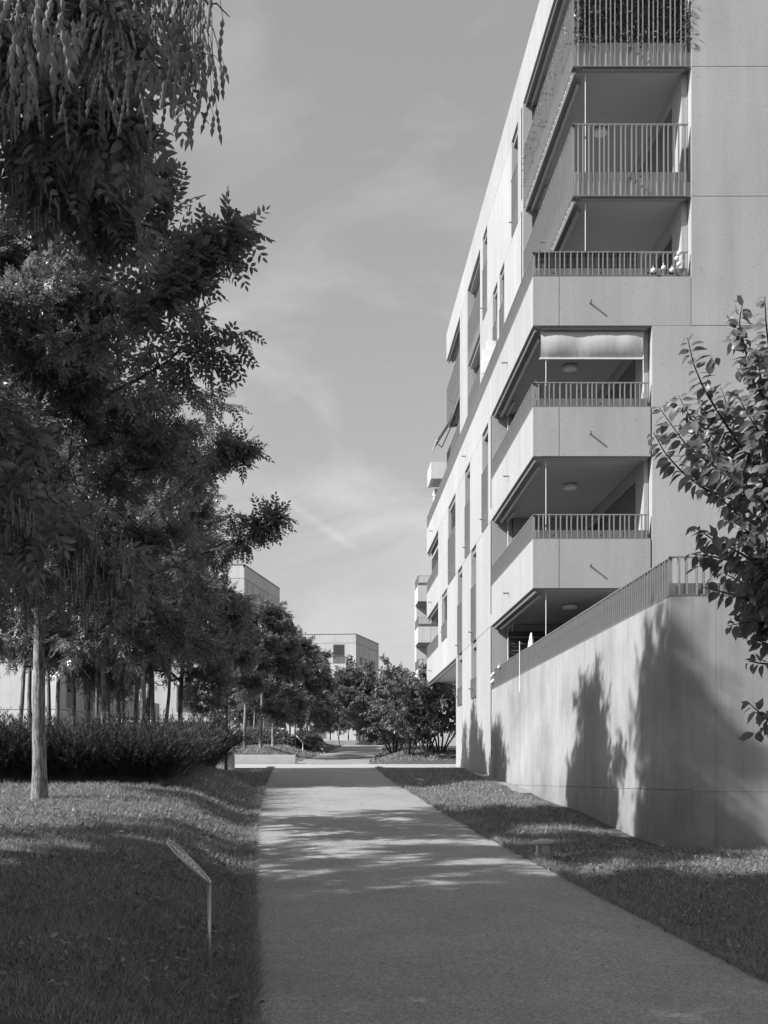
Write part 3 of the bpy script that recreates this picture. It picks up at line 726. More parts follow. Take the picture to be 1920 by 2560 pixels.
# nearer block behind the hedge at the left edge
pL1 = [(-16.6, 70), (-14.67, 79.0), (-34, 83), (-38, 72.5)]
L1 = far_block('apartment_building', pL1, 1.4, 17.5, 5,
    [(0, [(1.0, 2.2, 1, 0.05, 0.95, True), (3.7, 5.0, 1, 0.05, 0.95, True), (1.0, 2.2, 2, 0.02, 0.98, True), (5.4, 6.6, 0, 0.1, 0.95, False)])],
    'pale block seen between the thin trunks at the left edge')
mb = MB().prism([(-14.9, 79.2), (-12.6, 79.6), (-12.2, 83), (-14.5, 83)], 4.4, 5.6); mb.build('balcony', MT['facade_far'], L1, world=True)
mb = MB()
for i in range(22): mb.box(-14.85 + i * 0.11, -14.81 + i * 0.11, 79.28 + i * 0.018, 79.32 + i * 0.018, 5.6, 6.2)
mb.box(-14.9, -12.5, 79.28, 79.33, 6.2, 6.25); mb.build('balcony_railing', MT['metal'], L1, world=True)
# low garden walls in front of those blocks
for poly, z0, z1, lab in (([(-40, 66), (-18.2, 64.5), (-17.8, 65.1), (-40, 66.6)], 1.0, 3.0, 'low grey garden wall in front of the left edge block'),
                          ([(-22, 92), (-8.2, 90.8), (-7.8, 91.6), (-22, 92.8)], 2.0, 4.6, 'long grey garden wall behind the second hedge')):
    o = MB().prism(poly, z0, z1).prism([(p[0], p[1] - 0.05 if i < 2 else p[1] + 0.05) for i, p in enumerate(poly)], z1 + 0.003, z1 + 0.10).build('garden_wall', MT['inner']); prop(o, lab, 'wall')

# block beyond the large building on the right: stack of corner balconies
RX, RY = 6.6, 76.6
R2 = thing('apartment_building', (RX, RY, gz(RX, RY)), 'next concrete block whose balcony stack shows past the large building', 'building')
for S in (3.6, 6.5, 9.42, 12.27):
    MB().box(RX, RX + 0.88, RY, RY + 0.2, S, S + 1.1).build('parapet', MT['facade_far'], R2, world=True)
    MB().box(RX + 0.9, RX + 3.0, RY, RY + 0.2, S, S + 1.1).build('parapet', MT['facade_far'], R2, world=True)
    MB().box(RX, RX + 0.2, RY + 0.2, RY + 2.5, S, S + 1.1).build('parapet', MT['facade_far'], R2, world=True)
    MB().box(RX + 0.2, RX + 3.0, RY + 0.2, RY + 2.5, S + 0.01, S + 0.3).build('floor_slab', MT['ceiling'], R2, world=True)
    railing_x(R2, RX + 0.03, RX + 3.0, RY + 0.03, S + 1.12, S + 1.3, S + 1.75, single=False)
    railing_y(R2, RX + 0.03, RY, RY + 2.5, S + 1.12, S + 1.3, S + 1.75)
for a, b in ((0.9, 2.05), (2.07, 6.0)): MB().box(RX + a, RX + b, RY, RY + 0.25, 20.75, 21.9).build('roof_parapet', MT['facade_far'], R2, world=True)
MB().box(RX + 0.9, RX + 1.15, RY + 0.25, RY + 2.5, 20.75, 21.9).build('roof_parapet', MT['facade_far'], R2, world=True)
MB().box(RX + 1.15, RX + 10, RY + 0.25, RY + 2.5, 20.8, 21.2).build('roof', MT['ceiling'], R2, world=True)
MB().box(RX + 1.0, RX + 6, RY + 0.1, RY + 2.5, 17.85, 18.2).build('floor_slab', MT['ceiling'], R2, world=True)
railing_x(R2, RX + 0.93, RX + 3.0, RY + 0.05, 17.9, 18.45, 19.5, single=False)
MB().box(RX + 1.4, RX + 12, RY + 2.5, RY + 4, 1.5, 20.7).box(RX + 3.0, RX + 12, RY + 0.1, RY + 2.5, 1.5, 20.7).build('wall', MT['facade_far'], R2, world=True)
MB().box(5.7, 22, 66.0, 66.4, 0.8, 4.1).build('terrace_wall', MT['facade_far'], R2, world=True)
MB().box(RX + 0.1, RX + 1.4, RY + 2.51, RY + 3.9, 1.5, 14.0).build('wall', MT['facade_far'], R2, world=True)
w = MB().box(RX + 1.2, RX + 2.3, RY + 2.40, RY + 2.48, 13.6, 15.8).box(RX + 1.2, RX + 2.3, RY + 2.40, RY + 2.48, 10.7, 12.2).build('window', MT['slat'], R2, world=True)

# ------------------------------------------------------------------ low concrete walls by the crossing
def low_wall(x0, x1, y0, y1, z0, z1, label):
    o = thing('seat_wall', ((x0 + x1) / 2, y0, z0), label, 'low wall')
    cuts = np.linspace(x0, x1, max(2, int((x1 - x0) / 2.6) + 1))
    for a, b in zip(cuts[:-1], cuts[1:]): MB().cbox(a + 0.004, b - 0.004, y0, y1, z0 - 0.3, z1, 0.015).build('wall_block', MT['paving'], o, world=True)
low_wall(-10.2, -1.18, 49.05, 49.75, 0.60, 1.06, 'long pale concrete seat wall beyond the paved crossing')
low_wall(-9.0, -2.86, 35.8, 36.3, 0.25, 0.78, 'short pale concrete wall end showing past the hedge')
low_wall(0.2, 4.2, 93.5, 94.0, 2.85, 3.25, 'small pale low wall at the far bend of the path')

# ------------------------------------------------------------------ round tilted information plates
def plate_sign(base, label, d=0.44, h=0.65):
    o = thing('information_plate', base, label, 'sign', 'tilted round plates along the path')
    MB().cyl((0, 0, -0.1), (0, 0, h), 0.0125, n=12).build('post', MT['sign'], o, smooth=True)
    nrm = Vector((0.715, 0.05, 0.70)).normalized(); ax = Vector((-0.70, 0, 0.715)).normalized()
    c = Vector((0, 0, h)) + ax * (d / 2 - 0.012) - nrm * 0.0
    q = nrm.to_track_quat('Z', 'Y')
    def ob(mb, name, mat, par, smooth=False):
        x = mb.build(name, MT[mat], par, smooth); return x
    disc = MB().lathe([(d/2 - 0.02, -0.004), (d/2 - 0.004, -0.010), (d/2, 0.0), (d/2, 0.010), (d/2 - 0.008, 0.016), (d/2 - 0.022, 0.012), (d/2 - 0.024, 0.003), (0.01, 0.003)], 40)
    dk = ob(disc, 'disc', 'sign', o); dk.location = c; dk.rotation_mode = 'QUATERNION'; dk.rotation_quaternion = q
    li = MB(); rr = random.Random(3)
    for k in range(7):
        w = (d * 0.36) * math.sqrt(max(0.05, 1 - ((k - 3) / 4.2) ** 2)) * rr.uniform(0.6, 1.0)
        li.box(-w, w * 0.9, -0.12 + k * 0.04, -0.107 + k * 0.04, 0.0032, 0.0040)
    ob(li, 'engraved_lines', 'dark_metal', dk)
    ri = MB()
    for k in range(6):
        t = k * math.pi / 3; ri.cyl((0.185 * math.cos(t), 0.185 * math.sin(t), 0.003), (0.185 * math.cos(t), 0.185 * math.sin(t), 0.007), 0.006, n=8)
    ob(ri, 'rivets', 'dark_metal', dk)
    return o
plate_sign((-0.80, 7.85, gz(-0.80, 7.85)), 'tilted round steel plate on a slim post in the front lawn')
x_, y_ = -0.93, 52.5
plate_sign((x_, y_, gz(x_, y_)), 'distant tilted round plate on a post left of the path past the crossing', d=0.5, h=0.9)
plate_sign((4.1, 88.0, gz(4.1, 88.0)), 'farthest tilted plate sign beside the bend of the path', d=0.6, h=1.0)

# ------------------------------------------------------------------ low path lights
def path_light(x, y, label, s=1.0):
    o = thing('path_light', (x, y, gz(x, y)), label, 'lamp', 'low lamps along the right edge of the path')
    o.scale = (s, s, s)
    MB().lathe([(0.02, -0.1), (0.11, -0.1), (0.11, 0.055), (0.02, 0.055)], 20).build('base', MT['coping'], o)
    MB().lathe([(0.02, 0.056), (0.092, 0.056), (0.092, 0.149), (0.02, 0.149)], 20).build('glass', MT['lampglass'], o)
    for k in range(4):
        t = math.pi / 4 + k * math.pi / 2
        MB().cyl((0.101 * math.cos(t), 0.101 * math.sin(t), 0.05), (0.101 * math.cos(t), 0.101 * math.sin(t), 0.152), 0.011, n=8).build('upright', MT['coping'], o)
    MB().lathe([(0.02, 0.150), (0.112, 0.150), (0.118, 0.155), (0.118, 0.178), (0.110, 0.186), (0.02, 0.205)], 24).build('cap', MT['plate'], o)
    return o
path_light(2.86, 14.3, 'nearest low round lamp in the grass at the right edge of the path', 1.15).location.z += 0.03
path_light(2.42, 27.6, 'second low lamp in the sunlit grass, its pale cap showing')
path_light(2.42, 51.5, 'third low lamp, just past the paved crossing')
path_light(3.55, 66.0, 'fourth low lamp, far along the right path edge')

# ------------------------------------------------------------------ small things on the balconies
def ball(x, y, z, label, group, r=0.06, mat='white'):
    mb = MB().lathe([(r * math.sin(math.pi * k / 8) + 1e-4, -r * math.cos(math.pi * k / 8)) for k in range(9)], 12, (0, 0, 0))
    mb.cyl((0, 0, r), (0, 0, r + 0.05), 0.006, n=6)
    o = mb.build('lantern_ball', MT[mat], None, True); o.location = (x, y, z); prop(o, label, 'lantern', group); return o
for i, (px, py, rr_) in enumerate([(1633, 676, .055), (1659, 669, .05), (1680, 675, .055), (1697, 660, .05), (1698.5, 632, .055), (1692, 646, .05)]):
    x, y, z = at(px, py, 24.86); ball(x, y, z, ['leftmost round lantern low on the roof terrace railing', 'second low lantern from the left on the roof terrace railing', 'third low lantern from the left on the roof terrace railing', 'lowest lantern beside the last bars of the roof terrace railing', 'topmost lantern at the right end of the roof terrace rail', 'lantern just below the topmost one on the roof terrace railing'][i], 'lanterns on the roof terrace railing', rr_)
for i, (px, py, yy) in enumerate([(1237, 1684, 30.4), (1231, 1690, 30.8), (1235, 1702, 30.5), (1231.5, 1705, 30.7), (1251, 1668, 29.5)]):
    x, y, z = at(px, py, yy); ball(4.70, yy, z, ['upper of the two nearer white lanterns at the far end of the terrace wall railing', 'upper white lantern at the very end of the terrace wall railing', 'lower nearer white lantern at the end of the terrace wall railing', 'lowest white lantern at the very end of the terrace wall railing', 'white lantern hanging alone under the terrace wall rail by the cable'][i], 'white lanterns on the terrace wall railing', 0.045)
# checked cloth hung inside the roof terrace railing
n = 60; V = []; Fc = []
for i in range(n + 1):
    u = i / n; x = 4.80 + 2.30 * u
    yo = YF + 0.10 + 0.012 * math.sin(i * 1.9); zt = LV[2] + 1.70 + 0.012 * math.sin(i * 0.9)
    for z, dy in ((zt - 0.02, -0.06), (zt, -0.02), (zt, 0.02), (LV[2] + 1.15 + 0.03 * math.sin(i * 0.37), 0.03)): V.append((x, yo + dy, z))
for i in range(n):
    for k in range(3): Fc.append((i*4+k, i*4+4+k, i*4+5+k, i*4+k+1))
M = Mat('checked_cloth')
def band(axis, freq, duty):
    sx = M.node('ShaderNodeSeparateXYZ'); M.l.new(M.coords(), sx.inputs[0])
    return M.math('LESS_THAN', M.math('FRACT', M.math('MULTIPLY', sx.outputs[axis], freq), 0.0), duty)
c = M.math('ADD', M.math('MULTIPLY', band('X', 7.0, 0.45), 0.16), M.math('MULTIPLY', band('X', 24.0, 0.25), 0.14))
c = M.math('ADD', c, M.math('MULTIPLY', band('Z', 8.0, 0.3), -0.06)); M.color(M.math('ADD', c, 0.12)); M.set(0.9, 0.2)
o = bpy.data.objects.new('checked_cloth', new_mesh('checked_cloth', V, Fc, M.m, True)); COL.objects.link(o); prop(o, 'striped and checked cloth hung behind the roof terrace railing', 'cloth')
# pale chair on the roof terrace
ch = thing('garden_chair', (7.75, 25.6, LV[2] + 0.33), 'pale garden chair behind the roof terrace railing', 'chair')
MB().box(-0.26, 0.26, -0.24, 0.24, 0.40, 0.44).build('seat', MT['white'], ch)
MB().box(-0.26, 0.26, 0.22, 0.26, 0.50, 0.95).build('backrest', MT['white'], ch)
for sx in (-0.24, 0.24):
    for sy in (-0.22, 0.22): MB().cyl((sx, sy, 0), (sx, sy, 0.40), 0.015, n=6).build('leg', MT['white'], ch)
    MB().cyl((sx, 0.24, 0.44), (sx, 0.24, 0.95), 0.015, n=6).build('back_post', MT['white'], ch)
    MB().box(sx - 0.02, sx + 0.02, -0.24, 0.24, 0.62, 0.65).build('armrest', MT['white'], ch)
# privacy panels on the roof terrace
pn = thing('privacy_screen', (5.2, 29.6, LV[2] + 0.33), 'dark-framed pale screen standing on the roof terrace', 'screen')
MB().box(5.02, 5.55, 29.60, 29.63, LV[2] + 0.4, 12.30).build('panel', MT['fabric'], pn, world=True)
MB().box(4.97, 5.02, 29.58, 29.65, LV[2] + 0.33, 12.38).box(5.55, 5.60, 29.58, 29.65, LV[2] + 0.33, 12.38).box(5.02, 5.55, 29.58, 29.65, 12.30, 12.38).build('frame', MT['dark_metal'], pn, world=True)
for i, (a, b, zz0, zz1, yy, lab) in enumerate([(4.97, 5.43, 12.66, 13.05, 34.6, 'lowest and largest of three pale square panels on the roof terrace'), (5.02, 5.45, 13.06, 13.44, 34.7, 'middle of three pale square panels on the roof terrace'), (5.16, 5.45, 13.45, 13.75, 34.8, 'topmost and smallest of three pale square panels')]):
    p = thing('pale_panel', (a, yy, zz0), lab, 'panel', 'stacked pale panels')
    MB().cbox(a, b, yy, yy + 0.05, zz0, zz1, 0.008).build('board', MT['white'], p, world=True)
    MB().box((a + b) / 2 - 0.02, (a + b) / 2 + 0.02, yy + 0.051, yy + 0.08, LV[2] + 0.33, zz1 - 0.05).build('support', MT['metal'], p, world=True)
# plant pot hung at the balcony corner
pot = thing('hanging_pot', (4.86, 25.0, 8.40), 'dark plant pot hung inside the balcony corner with a pale bloom', 'plant pot')
MB().lathe([(0.05, 0.10), (0.06, 0.10), (0.085, 0.42), (0.09, 0.44), (0.08, 0.44), (0.02, 0.40)], 14).build('pot', MT['dark_metal'], pot)
rr = random.Random(5); mb = MB()
for k in range(26):
    a = rr.uniform(0, 6.28); l = rr.uniform(0.08, 0.24); e = rr.uniform(0.3, 1.2)
    t = Vector((math.cos(a) * math.cos(e), math.sin(a) * math.cos(e), math.sin(e))) * l + Vector((0, 0, 0.42)); s = Vector((-math.sin(a), math.cos(a), 0)) * 0.02
    mb.add([(0, 0, 0.42), t * 0.6 + Vector((0, 0, 0.17)) + s, t, t * 0.6 + Vector((0, 0, 0.17)) - s], [(0, 1, 2, 3)])
mb.build('plant', MT['weed'], pot)
# folded parasol and pale pole at the terrace
pa = thing('folded_parasol', (5.2, 27.6, 1.55), 'folded white parasol standing on the terrace', 'parasol')
MB().cyl((0, 0, 0), (0, 0, 2.05), 0.02, n=8).build('pole', MT['metal'], pa)
MB().lathe([(0.02, 1.25), (0.13, 1.28), (0.12, 1.55), (0.07, 1.85), (0.03, 2.05), (0.01, 2.09)], 9).build('canopy', MT['white'], pa)
MB().lathe([(0.02, 0.0), (0.22, 0.0), (0.22, 0.06), (0.05, 0.10)], 16).build('foot', MT['coping'], pa)
po = thing('thermometer_pole', (4.66, 26.2, 1.7), 'thin white pole fixed outside the terrace wall railing', 'pole')
MB().cyl((0, 0, 0.35), (0, 0, 1.55), 0.010, n=8).build('pole', MT['white'], po)
MB().cyl((0, 0, 1.5), (0.08, 0, 1.5), 0.01, n=6).cyl((0, 0, 0.95), (0.08, 0, 0.95), 0.01, n=6).build('bracket', MT['metal'], po)

# ------------------------------------------------------------------ vegetation: leaf and tree generators
def unit(a): return a / (np.linalg.norm(a, axis=-1, keepdims=True) + 1e-9)

def scatter(pos, xd, up, scale, PV, PF):
    """place a prototype (vertices PV, faces PF) at every position, its x axis along xd and z near up"""
    x = unit(xd); y = unit(np.cross(up, x)); z = np.cross(x, y)
    Vv = pos[:, None, :] + scale[:, None, None] * (PV[None, :, 0:1] * x[:, None, :] + PV[None, :, 1:2] * y[:, None, :] + PV[None, :, 2:3] * z[:, None, :])
    Ff = PF[None] + (np.arange(len(pos)) * len(PV))[:, None, None]
    return Vv.reshape(-1, 3), Ff.reshape(-1, PF.shape[1])

def leaflet(L, W, fine):
    if fine:
        V = np.array([(0, 0, 0), (0.28 * L, 0.44 * W, 0.10 * W), (0.68 * L, 0.36 * W, 0.06 * W), (L, 0, -0.10 * L), (0.68 * L, -0.36 * W, 0.06 * W), (0.28 * L, -0.44 * W, 0.10 * W)])
        Fc = np.array([(0, 3, 2, 1), (0, 5, 4, 3)])
    else:
        V = np.array([(0, 0, 0), (0.45 * L, -0.5 * W, 0.10 * W), (L, 0, -0.08 * L), (0.45 * L, 0.5 * W, 0.10 * W)]); Fc = np.array([(0, 1, 2, 3)])
    return V, Fc

def compound(pairs, rach, L, W, fine, seed=1):
    """pinnate leaf: pairs of leaflets along a drooping rachis and one at its end"""
    rr = random.Random(seed); Vs = []; Fs = []; n = 0; LV_, LF_ = leaflet(L, W, fine)
    for k in range(pairs * 2 + 1):
        i = k // 2; s = (i + 1) / (pairs + 0.6) if k < pairs * 2 else 1.0
        sgn = 1 if k % 2 == 0 else -1; a = math.radians(rr.uniform(48, 68)) * sgn if k < pairs * 2 else rr.uniform(-0.15, 0.15)
        sc = (0.75 + 0.35 * math.sin(math.pi * s)) * rr.uniform(0.9, 1.1)
        c, d = math.cos(a), math.sin(a); V = LV_ * sc
        tw = rr.uniform(-0.5, 0.5); V = np.stack([V[:, 0], V[:, 1] * math.cos(tw), V[:, 2] + V[:, 1] * math.sin(tw)], 1)
        V = np.stack([V[:, 0] * c - V[:, 1] * d, V[:, 0] * d + V[:, 1] * c, V[:, 2] - 0.25 * np.abs(V[:, 0])], 1)
        V += np.array([rach * s, 0, -0.32 * rach * s * s])
        Vs.append(V); Fs.append(LF_ + n); n += len(V)
    return np.concatenate(Vs), np.concatenate(Fs)

class Tree:
    """collects branches and leaves in local coordinates (origin at the foot of the trunk)"""
    def __init__(self, seed): self.r = np.random.default_rng(seed); self.wood = Tubes(); self.tw0 = []; self.tw1 = []; self.tips = []
    def limb(self, p, q, r0, r1, arc=0.08, droop=0.06, n=7, sides=6, wob=0.03):
        p = np.array(p, float); q = np.array(q, float); s = np.linspace(0, 1, n)[:, None]; L = np.linalg.norm(q - p)
        P = p + (q - p) * s; P[:, 2] += (arc * np.sin(math.pi * s) * L - droop * L * s * s + droop * L * s)[:, 0]
        w = self.r.normal(0, wob * L, (n, 3)); w[0] = 0; w[-1] *= 0.3; P += w
        self.wood.add(P, np.linspace(r0, r1, n), sides); return P
    def at(self, P, s):
        f = s * (len(P) - 1); i = min(int(f), len(P) - 2); return P[i] + (P[i + 1] - P[i]) * (f - i), unit(P[i + 1] - P[i])
    def twigs_on(self, P, n, l0, l1, spread=0.9, lift=0.1, s0=0.15, rad=0.004, draw=True):
        for k in range(n):
            s = s0 + (1 - s0) * (k + self.r.uniform(0, 1)) / n; p, d = self.at(P, min(s, 1.0))
            v = unit(d + self.r.normal(0, spread, 3) * np.array([1, 1, 0.7]) + np.array([0, 0, lift])); q = p + v * self.r.uniform(l0, l1)
            self.tw0.append(p); self.tw1.append(q)
            if draw: self.wood.add(np.array([p, (p + q) / 2 + np.array([0, 0, 0.02]), q]), [rad, rad * 0.7, rad * 0.3], 3)
    def crown(self, H, clear, Rr, n_limb, n_sub, n_twig, tr, tl=(0.35, 0.7), lean=(0, 0), elev=(4, 62)):
        top = np.array([lean[0], lean[1], H * 0.9])
        n = 12; s = np.linspace(0, 1, n); T = np.stack([top[0] * s ** 1.5, top[1] * s ** 1.5, (H * 0.9 + 0.25) * s - 0.25], 1); T[1:] += self.r.normal(0, 0.02, (n - 1, 3))
        rad = tr * (1.0 - 0.86 * s) + 0.28 * tr * np.exp(-s * H / 0.22)
        self.trunk = (T, rad)
        for i in range(n_limb):
            t = i / max(1, n_limb - 1); h = clear + (H * 0.80 - clear) * t ** 0.85
            p = self.at(T, h / (H * 0.9))[0]; az = i * 2.399 + self.r.uniform(-0.3, 0.3); el = math.radians(elev[0] + (elev[1] - elev[0]) * t + self.r.uniform(-7, 9))
            L = 0.66 * Rr * (1.0 - 0.38 * t) * self.r.uniform(0.82, 1.12)
            q = p + L * np.array([math.cos(az) * math.cos(el), math.sin(az) * math.cos(el), math.sin(el)])
            rr_ = tr * (0.46 - 0.25 * t)
            P = self.limb(p, q, rr_, rr_ * 0.3, 0.10, 0.10)
            self.subs(P, n_sub, Rr * 0.32, n_twig, tl, rr_ * 0.5)
        P = self.limb(T[-3], T[-1] + np.array([0, 0, H * 0.1]), tr * 0.25, 0.01); self.subs(P, n_sub, Rr * 0.3, n_twig, tl, 0.012)
    def subs(self, P, n_sub, L, n_twig, tl, r0):
        for k in range(n_sub):
            s = 0.22 + 0.78 * (k + self.r.uniform(0, 0.9)) / n_sub; p, d = self.at(P, min(1.0, s))
            v = unit(d * 0.75 + self.r.normal(0, 0.75, 3) * np.array([1, 1, 0.65]) + np.array([0, 0, 0.12]))
            q = p + v * L * self.r.uniform(0.6, 1.15) * (1.15 - 0.45 * s)
            Q = self.limb(p, q, max(0.008, r0 * (1 - 0.6 * s)), 0.004, 0.05, 0.10, 5, 4)
            self.twigs_on(Q, n_twig, tl[0], tl[1])
            self.tips.append(q)
    def leaves(self, per, proto, size, spread=1.0, droop=-0.15, var=0.25, s0=0.1, upn=0.45):
        A = np.array(self.tw0); B = np.array(self.tw1); N = len(A)
        s = (s0 + (1 - s0) * (np.arange(per)[None] + self.r.uniform(0.2, 0.9, (N, per))) / per)[..., None]
        pos = (A[:, None] + (B - A)[:, None] * s).reshape(-1, 3); d = np.repeat(unit(B - A), per, 0)
        xd = unit(d * 0.6 + self.r.normal(0, spread * 0.6, d.shape) + np.array([0, 0, droop]))
        up = unit(np.array([0, 0, 1.0]) + self.r.normal(0, upn, d.shape))
        sc = size * self.r.uniform(1 - var, 1 + var, len(pos))
        return scatter(pos, xd, up, sc, *proto)

PR_FINE = compound(5, 0.20, 0.062, 0.030, True)
PR_MID = compound(4, 0.20, 0.075, 0.036, False, 2)
PR_FAR = compound(3, 0.22, 0.105, 0.055, False, 3)

def emit_tree(name, T, loc, leafdata, label, cat='tree', group=None, bark='bark', leafmat='leaf', trunk_sides=14, crown_name='crown'):
    E = thing(name, loc, label, cat, group)
    tv, tf = tube_arrays(T.trunk[0], T.trunk[1], trunk_sides)
    o = bpy.data.objects.new('trunk', new_mesh('trunk', tv, tf, MT[bark], True)); link(o, E)
    o = bpy.data.objects.new('branches', T.wood.mesh('branches', MT['branch'])); link(o, E)
    o = bpy.data.objects.new(crown_name, new_mesh(crown_name, leafdata[0], leafdata[1], MT[leafmat])); link(o, E); prop(o, kind='stuff')
    return E

def copy_tree(E, loc, label, s=(1, 1, 1), rz=0.0, group=None, tilt=(0, 0)):
    c = E.copy(); COL.objects.link(c); c.location = loc; c.scale = s; c.rotation_euler = (tilt[0], tilt[1], rz); prop(c, label, group=group)
    for ch in E.children:
        d = ch.copy(); COL.objects.link(d); d.parent = c
    return c

# ------------------------------------------------------------------ big pagoda tree overhanging from the left (its trunk stands left of the frame)
def px_path(pts): return np.array([at(*p) for p in pts])
bx, by = -4.5, 6.6; bz = gz(bx, by); BO = np.array([bx, by, bz])
TB = Tree(21)
TB.crown(8.4, 2.7, 3.55, 18, 9, 9, 0.15, (0.28, 0.55), elev=(-6, 62))
def extra(T, O, pts, n_twig, tl, r0=0.02, spread=0.9):
    P = px_path(pts) - O; s = np.linspace(0, len(P) - 1, 4 * len(P)); Q = np.stack([np.interp(s, np.arange(len(P)), P[:, k]) for k in range(3)], 1)
    Q[1:-1] += T.r.normal(0, 0.008, (len(Q) - 2, 3))
    T.wood.add(Q, np.linspace(r0, r0 * 0.15, len(Q)), 5)
    if n_twig: T.twigs_on(Q, n_twig, tl[0], tl[1], spread, 0.1, 0.06, 0.0025)
    return Q
near_a = len(TB.tw0)
extra(TB, BO, [(-700, -700, 4.2), (-100, -250, 3.2), (150, -60, 3.0), (300, 60, 2.9), (400, 170, 2.9)], 8, (0.08, 0.2), 0.014)
near_b = len(TB.tw0)
extra(TB, BO, [(-500, -350, 5.0), (-150, -60, 4.5), (60, 120, 4.3), (180, 210, 4.2), (230, 260, 4.2)], 34, (0.12, 0.28), 0.012)
extra(TB, BO, [(-500, 50, 5.2), (-150, 220, 4.6), (60, 330, 4.6), (200, 430, 4.8), (250, 500, 4.9)], 30, (0.14, 0.36), 0.012)
extra(TB, BO, [(-300, -420, 3.9), (60, -150, 3.6), (220, -20, 3.5), (320, 40, 3.5)], 16, (0.08, 0.20), 0.010)
extra(TB, BO, [(-300, -500, 3.4), (200, -200, 2.8), (480, -20, 2.75), (574, 42, 2.75)], 0, None, 0.008)
extra(TB, BO, [(100, 900, 7.0), (360, 770, 7.3), (450, 710, 7.4), (515, 640, 7.5), (565, 575, 7.5)], 30, (0.08, 0.20), 0.009, 0.7)
extra(TB, BO, [(380, 800, 7.6), (412, 660, 7.8), (404, 550, 7.8), (398, 480, 7.8)], 14, (0.08, 0.20), 0.010, 0.7)
extra(TB, BO, [(80, 620, 6.3), (200, 490, 6.5), (260, 440, 6.5), (315, 425, 6.5)], 12, (0.08, 0.22), 0.010, 0.7)
extra(TB, BO, [(250, 1000, 7.6), (407, 913, 8.0), (480, 850, 8.0), (545, 862, 8.0)], 14, (0.18, 0.36), 0.014)
extra(TB, BO, [(-350, 800, 5.8), (-100, 1000, 6.0), (60, 1130, 6.2), (160, 1250, 6.3), (255, 1385, 6.4)], 26, (0.25, 0.5), 0.02)
extra(TB, BO, [(-400, 950, 5.2), (-150, 1130, 5.0), (40, 1235, 5.0), (70, 1275, 5.0)], 9, (0.15, 0.3), 0.012)
nt0, nt1 = TB.tw0[near_a:near_b], TB.tw1[near_a:near_b]
ft0, ft1 = TB.tw0[near_b:], TB.tw1[near_b:]; ct0, ct1 = TB.tw0[:near_a], TB.tw1[:near_a]
TB.tw0, TB.tw1 = nt0, nt1; l1 = TB.leaves(4, PR_FINE, 0.62)
TB.tw0, TB.tw1 = ft0, ft1; l2 = TB.leaves(11, PR_FINE, 0.95)
TB.tw0, TB.tw1 = ct0, ct1; l3 = TB.leaves(12, compound(5, 0.20, 0.062, 0.029, False, 7), 0.95)
lb = (np.concatenate([l1[0], l2[0], l3[0]]), np.concatenate([l1[1], l2[1] + len(l1[0]), l3[1] + len(l1[0]) + len(l2[0])]))
EB = emit_tree('pagoda_tree', TB, (bx, by, bz), lb, 'near pagoda tree hanging seed pods into the upper left corner', 'tree')

def pod_meshes(sides=6, low=False, K=1.12):
    out = []
    for k, n in enumerate((2, 3, 3, 4, 5)):
        rr = random.Random(40 + k); prof = [(0.0012, 0.0)]; z = -0.004
        for b in range(n):
            h = rr.uniform(0.013, 0.019); r = rr.uniform(0.0042, 0.0056)
            prof += ([(r * 0.95, z - h * 0.3), (r * 0.85, z - h * 0.75)] if low else [(r * 0.45, z), (r * 0.95, z - h * 0.28), (r, z - h * 0.55), (r * 0.7, z - h * 0.85)]); z -= h
            if b < n - 1: prof.append((0.0016, z - 0.001)); z -= 0.003
        prof.append((0.0006, z - 0.010))
        out.append(MB().lathe([(a * K, b * K) for a, b in prof[::-1]], sides).mesh('seed_pod', MT['pod'], True))
    return out
PODS = pod_meshes()
POD_ARR = []
for me in pod_meshes(4, True):
    v = np.empty(len(me.vertices) * 3, dtype=np.float32); me.vertices.foreach_get('co', v); v = v.reshape(-1, 3)
    f = np.array([list(p.vertices) for p in me.polygons if len(p.vertices) == 4]); POD_ARR.append((v, f))
strands = []                                              # (x, y, z, variant, apparent size)
stalks = Tubes(); prn = np.random.default_rng(5)
def panicles(x0, x1, y0, y1, Ya, Yb, n, per=9):
    k = 0
    while k < n:
        px = prn.uniform(x0, x1); Y = prn.uniform(Ya, Yb); py = prn.uniform(y0, y1) - 40
        apex = np.array(at(px, py - prn.uniform(60, 120) * 3.0 / Y, Y))
        for _ in range(per):
            a = prn.uniform(0, 6.28); rad = prn.uniform(0.01, 0.075); p = apex + np.array([math.cos(a) * rad, math.sin(a) * rad, -prn.uniform(0.03, 0.22)])
            py_ = PY - p[2] * F / p[1]
            if py_ > y1 - 25: continue
            strands.append((p, int(prn.integers(0, 5)), Y)); k += 1
            mid = (apex + p) / 2 + np.array([0.01 * math.cos(a), 0.01 * math.sin(a), 0.01]); stalks.add(np.array([apex, mid, p]), [0.0012, 0.001, 0.0009], 3)
        k += 1
panicles(385, 515, -120, 345, 2.6, 3.0, 150, 6)
panicles(-20, 150, -120, 190, 1.9, 2.3, 70, 6)
panicles(170, 390, -120, 300, 2.9, 3.8, 170, 6)
panicles(-20, 235, 330, 575, 4.4, 5.4, 240, 6)
panicles(-20, 150, 150, 350, 3.4, 4.4, 100, 6)
panicles(10, 75, 1240, 1375, 4.8, 5.1, 45)
panicles(165, 320, 1410, 1580, 5.7, 6.3, 230)
panicles(-20, 115, 1420, 1540, 5.7, 6.3, 110)
strands.sort(key=lambda s: s[2])
for p, v, Y in strands[:300]:
    place('seed_pod', PODS[v], p - BO, EB, rot=(prn.uniform(-.32, .32), prn.uniform(-.32, .32), prn.uniform(0, 6)), world=False)
Vv = []; Ff = []; nn = 0
